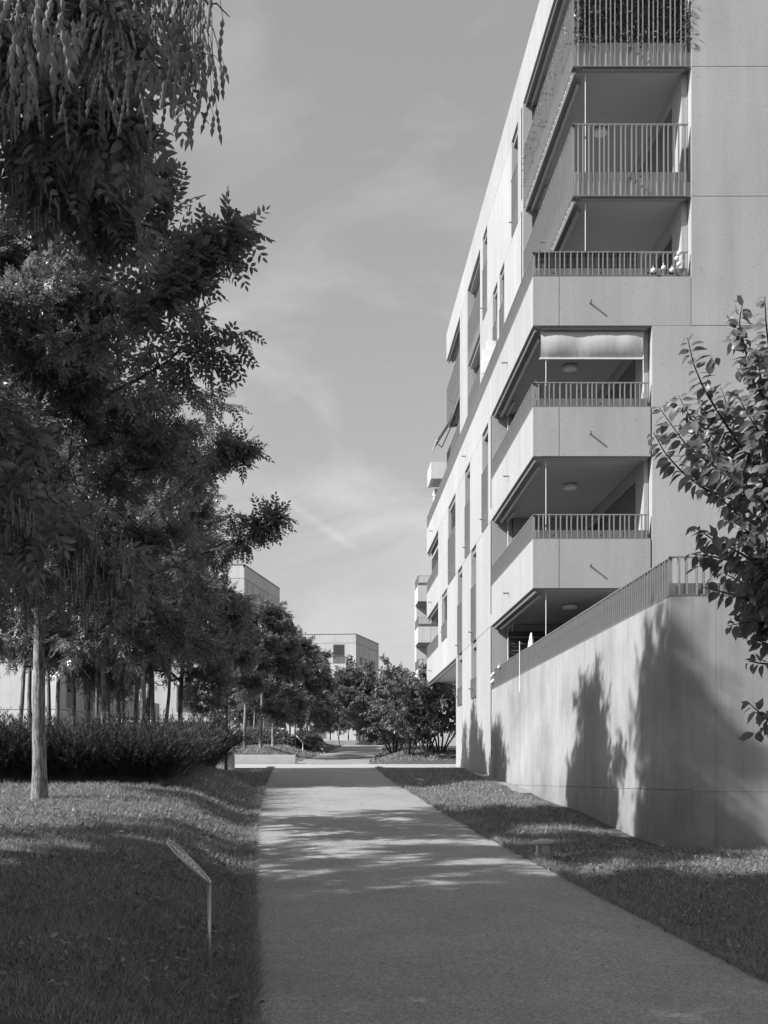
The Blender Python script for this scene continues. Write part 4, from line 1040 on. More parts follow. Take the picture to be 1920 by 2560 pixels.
tipsel = np.array(TB.tips); extra_p = [(t + BO + prn.normal(0, 0.08, 3) * np.array([1, 1, 0.6]), int(prn.integers(0, 5)), 7) for t in tipsel for _ in range(5)]
for p, v, Y in strands[300:] + extra_p:
    PV, PF = POD_ARR[v]; Vv.append(PV + (p - BO)); Ff.append(PF + nn); nn += len(PV)
o = bpy.data.objects.new('seed_pods', new_mesh('seed_pods', np.concatenate(Vv), np.concatenate(Ff), MT['pod'], True)); link(o, EB); prop(o, kind='stuff')
stalks.V = [v - BO for v in stalks.V]
o = bpy.data.objects.new('pod_stalks', stalks.mesh('pod_stalks', MT['branch'])); link(o, EB)

# ------------------------------------------------------------------ pagoda tree with the sunlit trunk on the lawn
cx_, cy_ = -4.34, 17.0; cz_ = gz(cx_, cy_); CO = np.array([cx_, cy_, cz_])
TC = Tree(33); TC.crown(8.3, 2.5, 3.55, 17, 9, 11, 0.118, (0.28, 0.55), lean=(0.2, -0.9), elev=(-2, 62))
extra(TC, CO, [(330, 1330, 15.5), (497, 1184, 14.0), (560, 1130, 13.5), (592, 1110, 13.5)], 30, (0.12, 0.28), 0.012)
extra(TC, CO, [(350, 1450, 15.5), (542, 1370, 14.3), (620, 1322, 14.0), (680, 1305, 14.0)], 34, (0.12, 0.30), 0.012)
extra(TC, CO, [(350, 1000, 16), (460, 985, 15.5), (530, 1000, 15.0)], 12, (0.2, 0.5), 0.02)
lc = TC.leaves(11, compound(5, 0.20, 0.062, 0.029, False, 5), 1.05)
EC = emit_tree('pagoda_tree', TC, (cx_, cy_, cz_), lc, 'pagoda tree with a thick sunlit furrowed trunk on the front lawn', 'tree', trunk_sides=20)
Vv = []; Ff = []; nn = 0
for t in np.array(TC.tips):
    for _ in range(3):
        PV, PF = POD_ARR[int(prn.integers(0, 5))]; p = t + prn.normal(0, 0.1, 3); Vv.append(PV * 1.0 + p); Ff.append(PF + nn); nn += len(PV)
o = bpy.data.objects.new('seed_pods', new_mesh('seed_pods', np.concatenate(Vv), np.concatenate(Ff), MT['pod'], True)); link(o, EC); prop(o, kind='stuff')

copy_tree(EC, (-8.8, 7.0, gz(-8.8, 7.0)), 'shade tree outside the left edge that shadows the front lawn', (1.1, 1.1, 1.12), 1.9)
copy_tree(EC, (-7.6, 5.0, gz(-7.6, 5.0)), 'shade tree outside the left edge, beside the camera', (1.15, 1.15, 1.10), 4.0)
copy_tree(EC, (-5.3, 2.8, gz(-5.3, 2.8)), 'shade tree standing behind the camera to the left', (1, 1, 0.9), 5.2)

# ------------------------------------------------------------------ slim trees: grove in the hedge bed, trees beyond the crossing, far grove
ORD = ['first', 'second', 'third', 'fourth', 'fifth', 'sixth', 'seventh', 'eighth', 'ninth', 'tenth', 'eleventh', 'twelfth', 'thirteenth', 'fourteenth', 'fifteenth', 'sixteenth', 'seventeenth', 'eighteenth', 'nineteenth', 'twentieth', 'twenty-first', 'twenty-second']
VAR = []
def variant(seed, H, clear, Rr, sub, twg, proto, per, tr, nl=10):
    T = Tree(seed); T.crown(H, clear, Rr, nl, sub, twg, tr, (0.3, 0.6), lean=(T.r.uniform(-.3, .3), T.r.uniform(-.3, .3)), elev=(8, 66)); return T, T.leaves(per, proto, 1.0)
first = {}
def slim(kind, loc, label, s, rz, group, tilt=(0, 0)):
    if kind not in first:
        T, L = {0: lambda: variant(51, 7.0, 2.5, 2.5, 7, 8, PR_MID, 9, 0.075), 1: lambda: variant(52, 7.0, 2.7, 2.3, 7, 8, PR_MID, 9, 0.07), 2: lambda: variant(53, 6.8, 2.4, 2.6, 7, 8, PR_MID, 9, 0.08),
                3: lambda: variant(61, 6.8, 1.9, 3.0, 8, 8, PR_FAR, 9, 0.09), 4: lambda: variant(62, 6.6, 2.0, 3.1, 8, 8, PR_FAR, 9, 0.085)}[kind]()
        E = emit_tree('young_tree', T, loc, L, label, 'tree', group, 'bark' if kind >= 3 else 'bark_dark', 'leaf', 8)
        E.scale = s; E.rotation_euler = (tilt[0], tilt[1], rz); first[kind] = E; return E
    return copy_tree(first[kind], loc, label, s, rz, group, tilt)
def slim_px(kind, px, Y, label, s, group, k):
    x = (px - PX) * Y / F; sc = s if isinstance(s, tuple) else (s, s, s)
    rr = random.Random(k * 7 + 1); return slim(kind, (x, Y, gz(x, Y)), label, sc, rr.uniform(0, 6.28), group, (rr.uniform(-.035, .035), rr.uniform(-.035, .035)))
grove = [(46, 26.5), (72, 29), (118, 31), (146, 27.5), (188, 28.5), (219, 31.5), (243, 30), (262, 27), (276, 29), (297, 31), (308, 33), (333, 30.5), (354, 26.4), (365, 32), (371, 34), (388, 29.5), (416, 31), (454, 32)]
for i, (px, Y) in enumerate(grove):
    s = 0.92 + 0.22 * ((i * 37) % 10) / 10; rw = 0.95 if px < 400 else 1.05; hh = s * (1.08 if px < 400 else 1.0)
    slim_px(i % 3, px, Y, '%s slim trunk from the left rising out of the dark hedge' % ORD[i], (s * rw, s * rw, hh), 'grove of slim trees in the hedge', i)
slim_px(1, 565, 33.5, 'slim pale-trunked tree at the right end of the hedge', (0.72, 0.72, 0.76), 'young trees along the path', 30)
slim(0, (-6.6, 11.2, gz(-6.6, 11.2)), 'tall shade tree just outside the left edge between the two pagoda trees', (1.05, 1.05, 1.62), 2.2, 'grove of slim trees in the hedge')
mid = [(612, 55.0, 3, 1.0), (652, 57.0, 4, 1.08), (683, 61.0, 3, 1.02), (737, 66.0, 4, 0.95), (753, 74.0, 3, 1.0), (770, 70.0, 4, 0.85)]
for i, (px, Y, kd, s) in enumerate(mid):
    slim_px(kd, px, Y, '%s larger tree from the left behind the long seat wall' % ORD[i], (s, s, s), 'trees beyond the crossing', 40 + i)
mid2 = [(575, 70), (600, 73), (636, 69), (661, 72), (676, 70), (697, 75), (706, 71), (715, 74), (725, 70), (786, 84)]
for i, (px, Y) in enumerate(mid2):
    s = 0.85 + 0.2 * ((i * 53) % 10) / 10
    slim_px(3 + i % 2, px, Y, '%s thin trunk from the left behind the rounded hedge' % ORD[i], (s * 0.85, s * 0.85, s), 'thin trees behind the rounded hedge', 60 + i)
farg = [(847, 92, 0.95), (871, 98, 0.9), (898, 96, 1.0), (909, 104, 0.9), (920, 101, 0.95), (934, 108, 0.9), (943, 112, 0.95), (960, 105, 1.0), (975, 112, 1.0), (990, 100, 0.95), (826, 112, 0.9), (1005, 96, 1.0)]
for i, (px, Y, s) in enumerate(farg):
    slim_px(3 + i % 2, px, Y, '%s far tree from the left where the path disappears' % ORD[i], (s, s, s * 0.9), 'far trees at the end of the path', 90 + i)

# ------------------------------------------------------------------ multi-stemmed shrubs below the overhang
def ovate(L, W):
    V = np.array([(0, 0, 0), (0.30 * L, -0.5 * W, 0.14 * W), (0.66 * L, -0.38 * W, -0.02 * L), (L, 0, -0.24 * L), (0.66 * L, 0.38 * W, -0.02 * L), (0.30 * L, 0.5 * W, 0.14 * W)])
    return V, np.array([(0, 1, 2, 3), (0, 3, 4, 5)])
def shrub(seed, H, Rr, stems, label, loc, group):
    T = Tree(seed)
    for k in range(stems):
        az = k * 6.28 / stems + T.r.uniform(-.4, .4); el = math.radians(T.r.uniform(48, 82)); L = H * T.r.uniform(0.75, 1.05)
        q = np.array([math.cos(az) * math.cos(el) * L, math.sin(az) * math.cos(el) * L, L * math.sin(el)]) * np.array([Rr / 1.6, Rr / 1.6, 1.0])
        P = T.limb((0.12 * math.cos(az), 0.12 * math.sin(az), -0.1), q, 0.045, 0.01, 0.10, 0.02, 8, 7, 0.015)
        T.subs(P[1:], 11, Rr * 0.5, 9, (0.2, 0.45), 0.02)
        for sf in (0.2, 0.32, 0.44):                       # low drooping side branches close the foot of the shrub
            p, d = T.at(P, sf); v = unit(np.array([math.cos(az + T.r.uniform(-1, 1)), math.sin(az + T.r.uniform(-1, 1)), 0.12])); Q = T.limb(p, p + v * Rr * T.r.uniform(0.5, 0.85), 0.012, 0.004, 0.1, 0.25, 5, 4); T.twigs_on(Q, 10, 0.2, 0.4)
    L = T.leaves(8, ovate(0.17, 0.10), 1.0, 0.9, -0.55, 0.25, 0.1, 0.5)
    E = thing('multi_stem_shrub', loc, label, 'shrub', group)
    o = bpy.data.objects.new('stems', T.wood.mesh('stems', MT['branch'])); link(o, E)
    o = bpy.data.objects.new('foliage', new_mesh('foliage', L[0], L[1], MT['leaf2'])); link(o, E); prop(o, kind='stuff')
    return E
for i, (px, Y, H, lab) in enumerate([(1023, 51.0, 4.9, 'left of three multi-stemmed shrubs beside the overhang, with tall top shoots'), (1066, 53.5, 4.3, 'middle of the three multi-stemmed shrubs beside the overhang'), (1098, 51.5, 3.9, 'right multi-stemmed shrub tucked under the overhang'), (985, 58.0, 3.8, 'farthest bushy shrub right of the path past the crossing')]):
    x = (px - PX) * Y / F; shrub(70 + i, H, 1.7, 7, lab, (x, Y, gz(x, Y)), 'multi-stemmed shrubs')

# ------------------------------------------------------------------ leafy cherry reaching in from the right edge
def build_cherry():
    ox, oy = 5.0, 9.3; oz = gz(ox, oy); O = np.array([ox, oy, oz]); T = Tree(91)
    def Zp(zx, zy, Y): return at(1600 + zx / 1.9406, 720 + zy / 1.9406, Y)
    stems = [([(500, 65), (480, 170), (510, 300), (560, 450), (650, 640), (760, 900)], 8.9), ([(230, 240), (260, 370), (310, 490), (390, 620), (480, 760), (560, 850), (680, 1000), (800, 1200)], 9.0),
             ([(90, 575), (150, 660), (230, 770), (340, 850), (430, 910), (560, 1010), (720, 1150), (850, 1350)], 8.7), ([(65, 700), (120, 800), (210, 900), (320, 980), (470, 1030), (640, 1120), (800, 1300)], 9.2),
             ([(185, 520), (240, 620), (310, 730), (350, 800), (450, 920), (600, 1040)], 9.4), ([(605, 40), (612, 180), (640, 400), (720, 700)], 9.3),
             ([(265, 1155), (350, 1220), (440, 1260), (560, 1330), (700, 1450), (850, 1600)], 8.8), ([(245, 1290), (340, 1300), (470, 1330), (620, 1420), (800, 1600)], 9.1),
             ([(300, 1450), (380, 1470), (500, 1500), (640, 1560), (820, 1700)], 8.9), ([(425, 1640), (520, 1620), (640, 1640), (800, 1750)], 9.1), ([(525, 1810), (580, 1820), (660, 1830), (820, 1900)], 8.8),
             ([(525, 2010), (580, 2060), (650, 2110), (800, 2200), (900, 2300)], 8.8), ([(390, 480), (450, 640), (540, 800), (640, 980)], 9.6), ([(470, 520), (540, 640), (620, 760), (720, 900)], 8.6),
             ([(400, 1380), (480, 1420), (580, 1480), (720, 1560)], 9.5), ([(440, 1120), (520, 1180), (620, 1260), (760, 1400)], 9.5), ([(480, 1560), (560, 1600), (660, 1660), (780, 1760)], 9.3), ([(330, 700), (420, 800), (520, 900), (640, 1020)], 9.3), ([(360, 1000), (450, 1070), (560, 1150), (700, 1280)], 8.7), ([(400, 880), (480, 950), (600, 1060), (720, 1200)], 9.1), ([(520, 560), (570, 680), (640, 820), (740, 1000)], 9.0), ([(430, 1290), (520, 1350), (620, 1430), (760, 1560)], 8.7), ([(540, 1700), (600, 1720), (700, 1760), (820, 1840)], 9.3), ([(560, 300), (590, 450), (650, 640), (720, 800)], 8.7), ([(460, 1450), (540, 1500), (640, 1580), (760, 1680)], 9.0)]
    rr = np.random.default_rng(17); hub = [np.array([ox + 0.02, oy, z]) - O for z in (-0.2, 0.5, 1.1, 1.6)]
    leaves = []
    for k, (pts, Y) in enumerate(stems):
        P = np.array([Zp(a, b, Y + 0.05 * j * (1 if k % 2 else -1)) for j, (a, b) in enumerate(pts)]) - O
        end = hub[min(3, max(0, int((P[-1][2] + 0.4) / 0.8)))]
        P = np.concatenate([P, [(P[-1] * 0.45 + end * 0.55) - np.array([0, 0, 0.1])], [end]])
        s = np.linspace(0, len(P) - 1, 6 * len(P)); Q = np.stack([np.interp(s, np.arange(len(P)), P[:, c]) for c in range(3)], 1)
        for _ in range(2): Q[1:-1] = (Q[:-2] + 2 * Q[1:-1] + Q[2:]) / 4
        T.wood.add(Q, np.linspace(0.003, 0.022, len(Q)), 6)
        seg = np.linalg.norm(np.diff(Q, axis=0), axis=1); cum = np.concatenate([[0], np.cumsum(seg)]); Lm = cum[-1] * 0.80
        t = 0.0; sd = 1
        while t < Lm:
            p = np.array([np.interp(t, cum, Q[:, c]) for c in range(3)]); d = unit(np.array([np.interp(t - 0.05, cum, Q[:, c]) for c in range(3)]) - np.array([np.interp(t + 0.05, cum, Q[:, c]) for c in range(3)]))
            side = unit(np.cross(d, np.array([0, 1.0, 0.2]) + rr.normal(0, 0.5, 3))) * sd; sd = -sd
            xd = unit(side * 1.0 + d * 0.35 + rr.normal(0, 0.30, 3) + np.array([0, 0, -0.35])); leaves.append((p + side * 0.012, xd, unit(np.array([-0.4, -0.65, 0.8]) + rr.normal(0, 0.42, 3)), rr.uniform(0.7, 1.15) * (0.65 + 0.35 * min(1, t / 0.12))))
            t += rr.uniform(0.016, 0.030)
            if t > 0.30 and rr.uniform() < 0.42:          # short side twig
                v = unit(d * 0.6 + rr.normal(0, 0.6, 3)); l = rr.uniform(0.1, 0.28); T.wood.add(np.array([p, p + v * l * 0.5 + np.array([0, 0, 0.01]), p + v * l]), [0.003, 0.002, 0.001], 4)
                for u in np.arange(0.25, 1.05, 0.045 / l):
                    leaves.append((p + v * l * u, unit(v * 0.5 + rr.normal(0, 0.7, 3) + np.array([0, 0, -0.4])), unit(np.array([-0.4, -0.65, 0.8]) + rr.normal(0, 0.45, 3)), rr.uniform(0.65, 1.1)))
    E = thing('cherry_tree', (ox, oy, oz), 'leafy cherry branches reaching in from the right edge of the frame', 'tree')
    tv, tf = tube_arrays(np.array([(0, 0, -0.3), (0.02, 0, 0.4), (0, 0.03, 1.0), (0.04, 0.02, 1.8), (0.05, 0, 3.4)]), [0.07, 0.055, 0.05, 0.04, 0.015], 12)
    link(bpy.data.objects.new('trunk', new_mesh('trunk', tv, tf, MT['bark_dark'], True)), E)
    link(bpy.data.objects.new('branches', T.wood.mesh('branches', MT['branch'])), E)
    # leaf blade: midrib fold, drooping acuminate tip, petiole
    L, W = 0.126, 0.068; xs = [0.0, 0.12, 0.34, 0.58, 0.80, 1.0]; ws = [0.0, 0.30, 0.50, 0.44, 0.20, 0.0]; protos = []
    for kk, (fold, curl) in enumerate(((0.22, 0.20), (0.42, 0.32), (0.12, 0.12))):
        V = [(-0.16 * L, 0, 0.02 * L)]
        for x, w in zip(xs, ws): V += [(x * L, 0, -curl * L * x * x), (x * L, w * W, -curl * L * x * x + fold * w * W), (x * L, -w * W, -curl * L * x * x + fold * w * W)]
        Fc = []
        for i in range(5):
            a = 1 + 3 * i; b = a + 3; Fc += [(a, b, b + 1, a + 1), (a, a + 2, b + 2, b)]
        V += [(-0.16 * L, 0.0009, 0.02 * L)]; Fc.append((0, len(V) - 1, 1, 1 + 0) if False else (0, 1, len(V) - 1, len(V) - 1))
        Fc = [f for f in Fc if len(set(f)) == 4]
        protos.append((np.array(V), np.array(Fc)))
    mats = [new_mesh('leaf', p[0], p[1], MT['leaf2'], True) for p in protos]
    def visible(lf): w = lf[0] + O; return (w[0] * F / w[1] + PX) < 1935
    vis = [l for l in leaves if visible(l)]; rest = [l for l in leaves if not visible(l)]
    rr2 = random.Random(2); vis.sort(key=lambda l: -l[3]); 
    for j, (p, xd, up, sc) in enumerate(vis[:300]):
        x = xd; y = unit(np.cross(up, x)); z = np.cross(x, y)
        o = bpy.data.objects.new('leaf', mats[j % 3]); COL.objects.link(o); o.parent = E
        M4 = Matrix(((x[0]*sc, y[0]*sc, z[0]*sc, p[0]), (x[1]*sc, y[1]*sc, z[1]*sc, p[1]), (x[2]*sc, y[2]*sc, z[2]*sc, p[2]), (0, 0, 0, 1))); o.matrix_local = M4
    rest = vis[300:] + rest; Vs = []; Fs = []; n = 0
    for k in range(3):
        g_ = rest[k::3]
        if not g_: continue
        a, b = scatter(np.array([l[0] for l in g_]), np.array([l[1] for l in g_]), np.array([l[2] for l in g_]), np.array([l[3] for l in g_]), *protos[k])
        Vs.append(a); Fs.append(b + n); n += len(a)
    o = bpy.data.objects.new('foliage', new_mesh('foliage', np.concatenate(Vs), np.concatenate(Fs), MT['leaf2'], True)); link(o, E); prop(o, kind='stuff')
build_cherry()

# ------------------------------------------------------------------ hedges
def lumpy(x0, x1, y0, y1, h, nx, ny, seed, inset=0.35):
    rr = np.random.default_rng(seed); V = []; 
    xs = np.linspace(x0, x1, nx); ys = np.linspace(y0, y1, ny)
    for j, y in enumerate(ys):
        for i, x in enumerate(xs):
            e = min(1.0, min(x - x0, x1 - x) / inset, min(y - y0, y1 - y) / inset); e = max(0, e)
            V.append((x, y, gz(x, y) - 0.05 + h * (e ** 0.35) * rr.uniform(0.85, 1.05) * (1 if e > 0 else 0)))
    Fc = np.array([(j*nx+i, j*nx+i+1, (j+1)*nx+i+1, (j+1)*nx+i) for j in range(ny - 1) for i in range(nx - 1)])
    return np.array(V), Fc
def wild_hedge():
    x0, x1, y0, y1 = -9.5, -2.95, 20.9, 33.0
    E = thing('hedge', (x1, y0, gz(x1, y0)), 'dark feathery hedge of arching shoots around the slim trunks', 'hedge')
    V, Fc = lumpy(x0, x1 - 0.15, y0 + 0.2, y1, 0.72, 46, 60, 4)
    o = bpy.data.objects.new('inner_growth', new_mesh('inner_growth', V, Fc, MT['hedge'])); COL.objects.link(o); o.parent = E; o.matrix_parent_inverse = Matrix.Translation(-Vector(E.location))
    rr = np.random.default_rng(9); N = 3600
    # most shoots along the two visible sides, the rest over the top
    bx_ = np.where(np.arange(N) % 3 == 1, rr.uniform(x1 - 0.8, x1, N), rr.uniform(-7.6, x1, N)); by_ = np.where(np.arange(N) % 3 == 0, y0 + np.abs(rr.normal(0, 0.35, N)), rr.uniform(y0, y1, N))
    by_ = np.where(np.arange(N) % 3 == 2, y0 + rr.uniform(0, 4.5, N), by_)
    bzv = ground_z(bx_, by_) + rr.uniform(0.0, 0.35, N); P0 = np.stack([bx_, by_, bzv], 1)
    out = np.stack([sst(0.9, 0.0, x1 - bx_) * 0.55, -sst(1.1, 0.0, by_ - y0) * 0.55, np.ones(N)], 1) + rr.normal(0, 0.30, (N, 3)) * np.array([1, 1, 0.2])
    D = unit(out); Ls = rr.uniform(0.5, 1.25, N); Dr = unit(D * np.array([1, 1, 0.0]) + rr.normal(0, 0.25, (N, 3)) * np.array([1, 1, 0])) * 0.28
    S = 17; s = np.linspace(0.12, 1, S)[None, :, None]
    P = P0[:, None] + D[:, None] * (Ls[:, None, None] * s) + Dr[:, None] * (s ** 2.2) * Ls[:, None, None] - np.array([0, 0, 0.10]) * (s ** 3)
    pos = np.repeat(P.reshape(-1, 3), 2, 0); d = np.repeat(np.repeat(D, S, 0), 2, 0)
    xd = unit(d * 1.0 + rr.normal(0, 0.38, d.shape)); up = unit(rr.normal(0, 0.6, d.shape) + np.array([0, -0.4, 0.6]))
    V, Fc = scatter(pos, xd, up, rr.uniform(0.6, 1.4, len(pos)), *leaflet(0.095, 0.013, False))
    o = bpy.data.objects.new('foliage', new_mesh('foliage', V, Fc, MT['hedge'])); COL.objects.link(o); o.parent = E; o.matrix_parent_inverse = Matrix.Translation(-Vector(E.location)); prop(o, kind='stuff')
    tb = Tubes()
    for i in range(0, N, 2): tb.add(P[i][[0, 5, 11, 16]], [0.004, 0.0035, 0.003, 0.001], 3)
    o = bpy.data.objects.new('shoots', tb.mesh('shoots', MT['branch'])); COL.objects.link(o); o.parent = E; o.matrix_parent_inverse = Matrix.Translation(-Vector(E.location)); prop(o, kind='stuff')
wild_hedge()
def clipped_hedge(x0, x1, y0, y1, h, label, seed):
    E = thing('clipped_hedge', ((x0 + x1) / 2, y0, gz((x0 + x1) / 2, y0)), label, 'hedge')
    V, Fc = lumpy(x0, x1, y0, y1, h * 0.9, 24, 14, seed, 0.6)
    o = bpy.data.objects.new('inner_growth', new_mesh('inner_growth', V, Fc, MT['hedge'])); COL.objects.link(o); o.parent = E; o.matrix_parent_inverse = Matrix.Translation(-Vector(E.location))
    rr = np.random.default_rng(seed); N = 9000; x = rr.uniform(x0, x1, N); y = y0 + (y1 - y0) * rr.uniform(0, 1, N) ** 1.8
    e = np.clip(np.minimum(np.minimum(x - x0, x1 - x), np.minimum(y - y0, y1 - y)) / 0.6, 0, 1)
    z = ground_z(x, y) + h * (e ** 0.4) * np.where(rr.uniform(0, 1, N) < 0.55, 1.0, rr.uniform(0.1, 1, N)) + rr.normal(0, 0.04, N)
    V, Fc = scatter(np.stack([x, y, z], 1), unit(rr.normal(0, 1, (N, 3))), unit(rr.normal(0, 0.6, (N, 3)) + np.array([0, -0.4, 0.8])), rr.uniform(0.7, 1.3, N), *leaflet(0.11, 0.06, False))
    o = bpy.data.objects.new('foliage', new_mesh('foliage', V, Fc, MT['leaf'])); COL.objects.link(o); o.parent = E; o.matrix_parent_inverse = Matrix.Translation(-Vector(E.location)); prop(o, kind='stuff')
clipped_hedge(-5.3, -1.75, 64.5, 67.5, 0.95, 'left half of the rounded dark hedge behind the seat wall trees', 3)
clipped_hedge(4.6, 9.5, 92.0, 95.0, 2.2, 'distant dark hedge right of the path bend', 6)
clipped_hedge(-1.9, 0.25, 67.2, 70.5, 0.95, 'right end of the rounded dark hedge next to the path bend', 4)

# ------------------------------------------------------------------ grass, weeds and litter
def sample(n, y0, y1, side, rr):
    y = np.sqrt(rr.uniform(y0 * y0, y1 * y1, n)) if y0 > 0 else rr.uniform(y0, y1, n)
    if side < 0:
        a = np.maximum(-0.295 * y - 0.8, -9.0); b = xl(y) + 0.03
        x = a + (b - a) * rr.uniform(0, 1, n); 
        keep = ~((x < -2.85) & (y > 20.9)) if y1 < 40 else np.ones(n, bool)
    else:
        a = xr(y) - 0.03; b = np.where(y < 15.0, np.minimum(0.405 * y + 0.9, 8.0), 4.42)
        if y0 > 40: b = np.full(n, 6.5)
        x = a + np.maximum(b - a, 0) * rr.uniform(0, 1, n); keep = b > a
    return x[keep], y[keep]
def blades():
    rr = np.random.default_rng(77); Vs = []
    for side in (-1, 1):
        for (y0, y1, dens, w, h) in ((5.5, 9, 6500, 0.0055, 0.062), (9, 13, 4200, 0.007, 0.062), (13, 18, 2600, 0.009, 0.062), (18, 25, 1300, 0.013, 0.065), (25, 36.4, 650, 0.018, 0.07), (49.3, 62, 260, 0.04, 0.09), (62, 90, 110, 0.06, 0.11)):
            if side < 0: area = sum((float(xl(y)) + 0.295 * y + 0.8) for y in np.linspace(y0, y1, 8)) / 8 * (y1 - y0) if y1 < 22 else (2.0 if y1 < 40 else 9.0) * (y1 - y0)
            else: area = sum(max(0.2, (min(0.405 * y + 0.9, 8) if y < 15 else 4.4 if y < 40 else 6.5) - float(xr(y))) for y in np.linspace(y0, y1, 8)) / 8 * (y1 - y0)
            n = int(area * dens); x, y = sample(n, y0, y1, side, rr); n = len(x)
            if n == 0: continue
            patch = np.sin(x * 1.1 + 2.1 * np.sin(y * 0.6)) + np.sin(y * 0.9 - 1.7 * np.sin(x * 0.8)) + 0.6 * np.sin(x * 5.3 + y * 3.1) * np.sin(y * 4.7 - x * 2.2); kp = rr.uniform(0, 1, n) < np.clip(0.92 + 0.30 * patch, 0.35, 1); x = x[kp]; y = y[kp]; n = len(x)
            z = ground_z(x, y) - 0.01; clump = 0.75 + 0.5 * np.sin(x * 2.3 + 1.3 * np.sin(y * 1.7)) * np.sin(y * 2.9 + x)
            hh = h * rr.uniform(0.45, 1.25, n) * (0.7 + 0.35 * clump); a = rr.uniform(0, 6.283, n); ww = w * rr.uniform(0.6, 1.3, n)
            lean = rr.normal(0, 0.55, (n, 2)) * hh[:, None]
            dl = np.minimum(np.abs(x - xl(y)), np.abs(x - xr(y))); hh = hh * np.where(dl < 0.12, 1.25, 1.0)
            B = np.stack([x, y, z], 1); S = np.stack([np.cos(a) * ww / 2, np.sin(a) * ww / 2, 0 * a], 1)
            Tp = B + np.concatenate([lean, hh[:, None]], 1)
            Vs.append(np.stack([B - S, B + S, Tp], 1).reshape(-1, 3))
    for side, ntuft in ((-1, 2600), (1, 1700)):                # taller tufts, and a ragged fringe along both path edges
        x, y = sample(ntuft, 5.5, 24, side, rr); ye = rr.uniform(5.5, 36.4, 2200) ** 1.0; xe = (xl(ye) - np.abs(rr.normal(0, 0.04, 2200)) - 0.005) if side < 0 else (xr(ye) + np.abs(rr.normal(0, 0.04, 2200)) + 0.005)
        x = np.concatenate([x, xe]); y = np.concatenate([y, ye]); nb = 11; n = len(x)
        x = np.repeat(x, nb) + rr.normal(0, 0.022, n * nb); y = np.repeat(y, nb) + rr.normal(0, 0.022, n * nb); z = ground_z(x, y) - 0.01
        k = np.repeat(rr.uniform(0.7, 1.5, n), nb); hh = 0.075 * k * rr.uniform(0.6, 1.2, n * nb); ww = np.maximum(0.007, 0.0007 * y) * rr.uniform(0.7, 1.3, n * nb); a = rr.uniform(0, 6.283, n * nb)
        lean = rr.normal(0, 0.75, (n * nb, 2)) * hh[:, None]
        B = np.stack([x, y, z], 1); S = np.stack([np.cos(a) * ww / 2, np.sin(a) * ww / 2, 0 * a], 1); Vs.append(np.stack([B - S, B + S, B + np.concatenate([lean, hh[:, None]], 1)], 1).reshape(-1, 3))
    V = np.concatenate(Vs); Fc = np.arange(len(V)).reshape(-1, 3)
    o = bpy.data.objects.new('grass', new_mesh('grass', V, Fc, MT['grass'])); COL.objects.link(o); prop(o, 'short rough lawn grass on both sides of the path', 'grass', kind='stuff')
    # broad-leaved lawn weeds
    P = []
    for side in (-1, 1):
        x, y = sample(9000 if side < 0 else 4500, 5.5, 17, side, rr); P.append(np.stack([x, y, ground_z(x, y) + rr.uniform(0.01, 0.05, len(x))], 1))
    P = np.concatenate(P); clump = np.sin(P[:, 0] * 3.1 + 2 * np.sin(P[:, 1] * 1.3)) + np.sin(P[:, 1] * 2.7 - P[:, 0] * 1.9); P = P[clump > -0.2]
    n = len(P); V, Fc = scatter(P, unit(rr.normal(0, 1, (n, 3)) * np.array([1, 1, 0.35]) + np.array([0, 0, 0.25])), unit(rr.normal(0, 0.35, (n, 3)) + np.array([0, 0, 1.0])), rr.uniform(0.5, 1.5, n), *leaflet(0.046, 0.026, True))
    o = bpy.data.objects.new('lawn_weeds', new_mesh('lawn_weeds', V, Fc, MT['weed'])); COL.objects.link(o); prop(o, 'broad-leaved weeds scattered through the near lawn', 'weeds', kind='stuff')
    # leaf litter on the path
    n = 460; y = rr.uniform(6.5, 30, n) ; x = xl(y) + (xr(y) - xl(y)) * np.where(rr.uniform(0, 1, n) < 0.8, rr.beta(0.18, 0.18, n), rr.uniform(0, 1, n)); P = np.stack([x, y, base_z(y) + 0.03], 1)
    V, Fc = scatter(P, unit(rr.normal(0, 1, (n, 3)) * np.array([1, 1, 0.1])), unit(rr.normal(0, 0.25, (n, 3)) + np.array([0, 0, 1.0])), rr.uniform(0.4, 1.1, n), *leaflet(0.04, 0.018, True))
    o = bpy.data.objects.new('leaf_litter', new_mesh('leaf_litter', V, Fc, MT['weed'])); COL.objects.link(o); prop(o, 'few small fallen leaves lying on the path', 'leaf litter', kind='stuff')
blades()

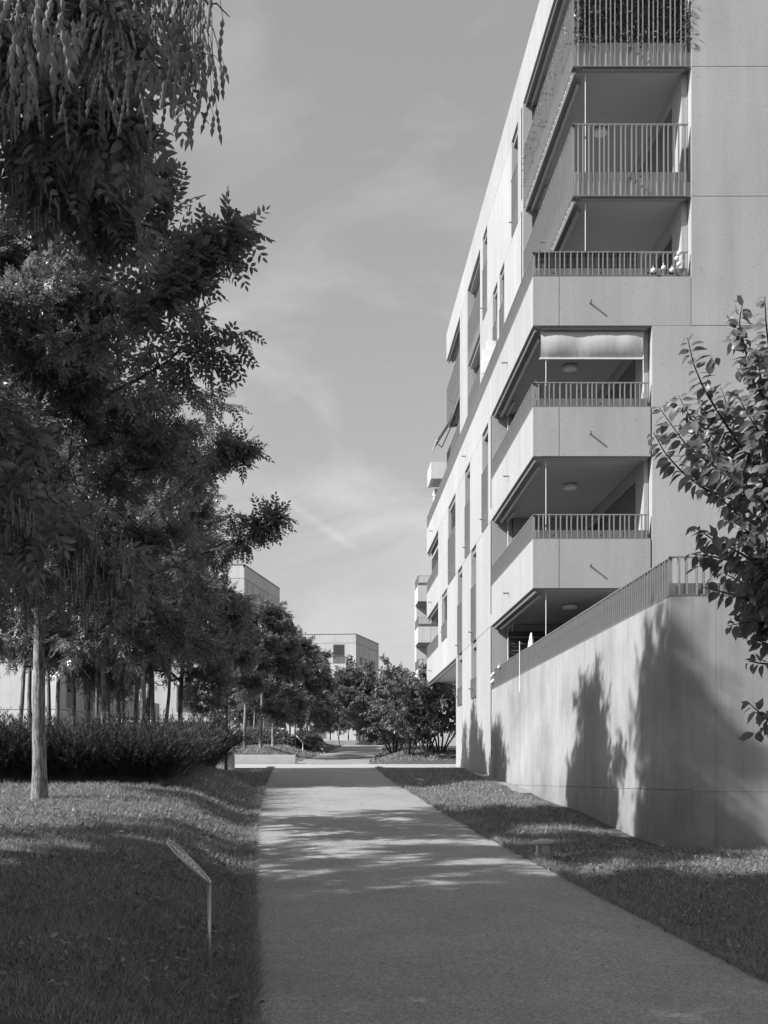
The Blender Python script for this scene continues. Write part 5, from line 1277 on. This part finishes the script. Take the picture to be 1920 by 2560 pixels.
# ------------------------------------------------------------------ leafy screen behind the top balcony railing
def ivy():
    rr = np.random.default_rng(13)
    E = thing('leaf_screen', (5.7, YF + 0.1, LV[4] + 0.57), 'dark artificial leaf mat behind the top balcony railing', 'screen')
    N = 9000; x = rr.uniform(5.68, 8.20, N); z = rr.uniform(LV[4] + 0.58, LV[4] + 1.66, N); P = np.stack([x, YF + 0.085 + rr.uniform(0, 0.03, N), z], 1)
    V1, F1 = scatter(P, unit(rr.normal(0, 0.6, (N, 3)) + np.array([0, -0.2, -0.7])), unit(rr.normal(0, 0.35, (N, 3)) + np.array([0, -1.0, 0.15])), rr.uniform(0.6, 1.3, N), *leaflet(0.06, 0.035, False))
    M_ = 420; edge = rr.integers(0, 4, M_); px_ = np.where(edge == 0, rr.uniform(8.05, 8.27, M_), np.where(edge == 1, rr.uniform(5.64, 5.85, M_), rr.uniform(5.7, 8.2, M_))); pz_ = np.where(edge == 3, rr.uniform(LV[4] + 0.5, LV[4] + 0.75, M_), rr.uniform(LV[4] + 0.5, LV[4] + 1.65, M_))
    P2 = np.stack([px_, YF + rr.uniform(-0.06, 0.05, M_), pz_], 1)
    V2, F2 = scatter(P2, unit(rr.normal(0, 0.7, (M_, 3)) + np.array([0.3, -0.6, -0.2])), unit(rr.normal(0, 0.6, (M_, 3)) + np.array([0, 0, 1.0])), rr.uniform(0.7, 1.3, M_), *leaflet(0.085, 0.03, False))
    y3 = rr.uniform(YF + 0.2, YL, 700); P3 = np.stack([XB + 0.01 + rr.uniform(-0.03, 0.08, 700), y3, rr.uniform(LV[4] + 0.5, LV[4] + 1.6, 700)], 1)
    V3, F3 = scatter(P3, unit(rr.normal(0, 0.7, (700, 3)) + np.array([-0.5, 0, -0.3])), unit(rr.normal(0, 0.6, (700, 3)) + np.array([0, 0, 1.0])), rr.uniform(0.7, 1.2, 700), *leaflet(0.07, 0.035, False))
    V = np.concatenate([V1, V2, V3]); Fc = np.concatenate([F1, F2 + len(V1), F3 + len(V1) + len(V2)])
    o = bpy.data.objects.new('leaves', new_mesh('leaves', V, Fc, MT['leaf'])); COL.objects.link(o); o.parent = E; o.matrix_parent_inverse = Matrix.Translation(-Vector(E.location)); prop(o, kind='stuff')
    MB().box(5.68, 8.2, YF + 0.118, YF + 0.124, LV[4] + 0.58, LV[4] + 1.66).build('backing', MT['dark_metal'], E, world=True)
ivy()
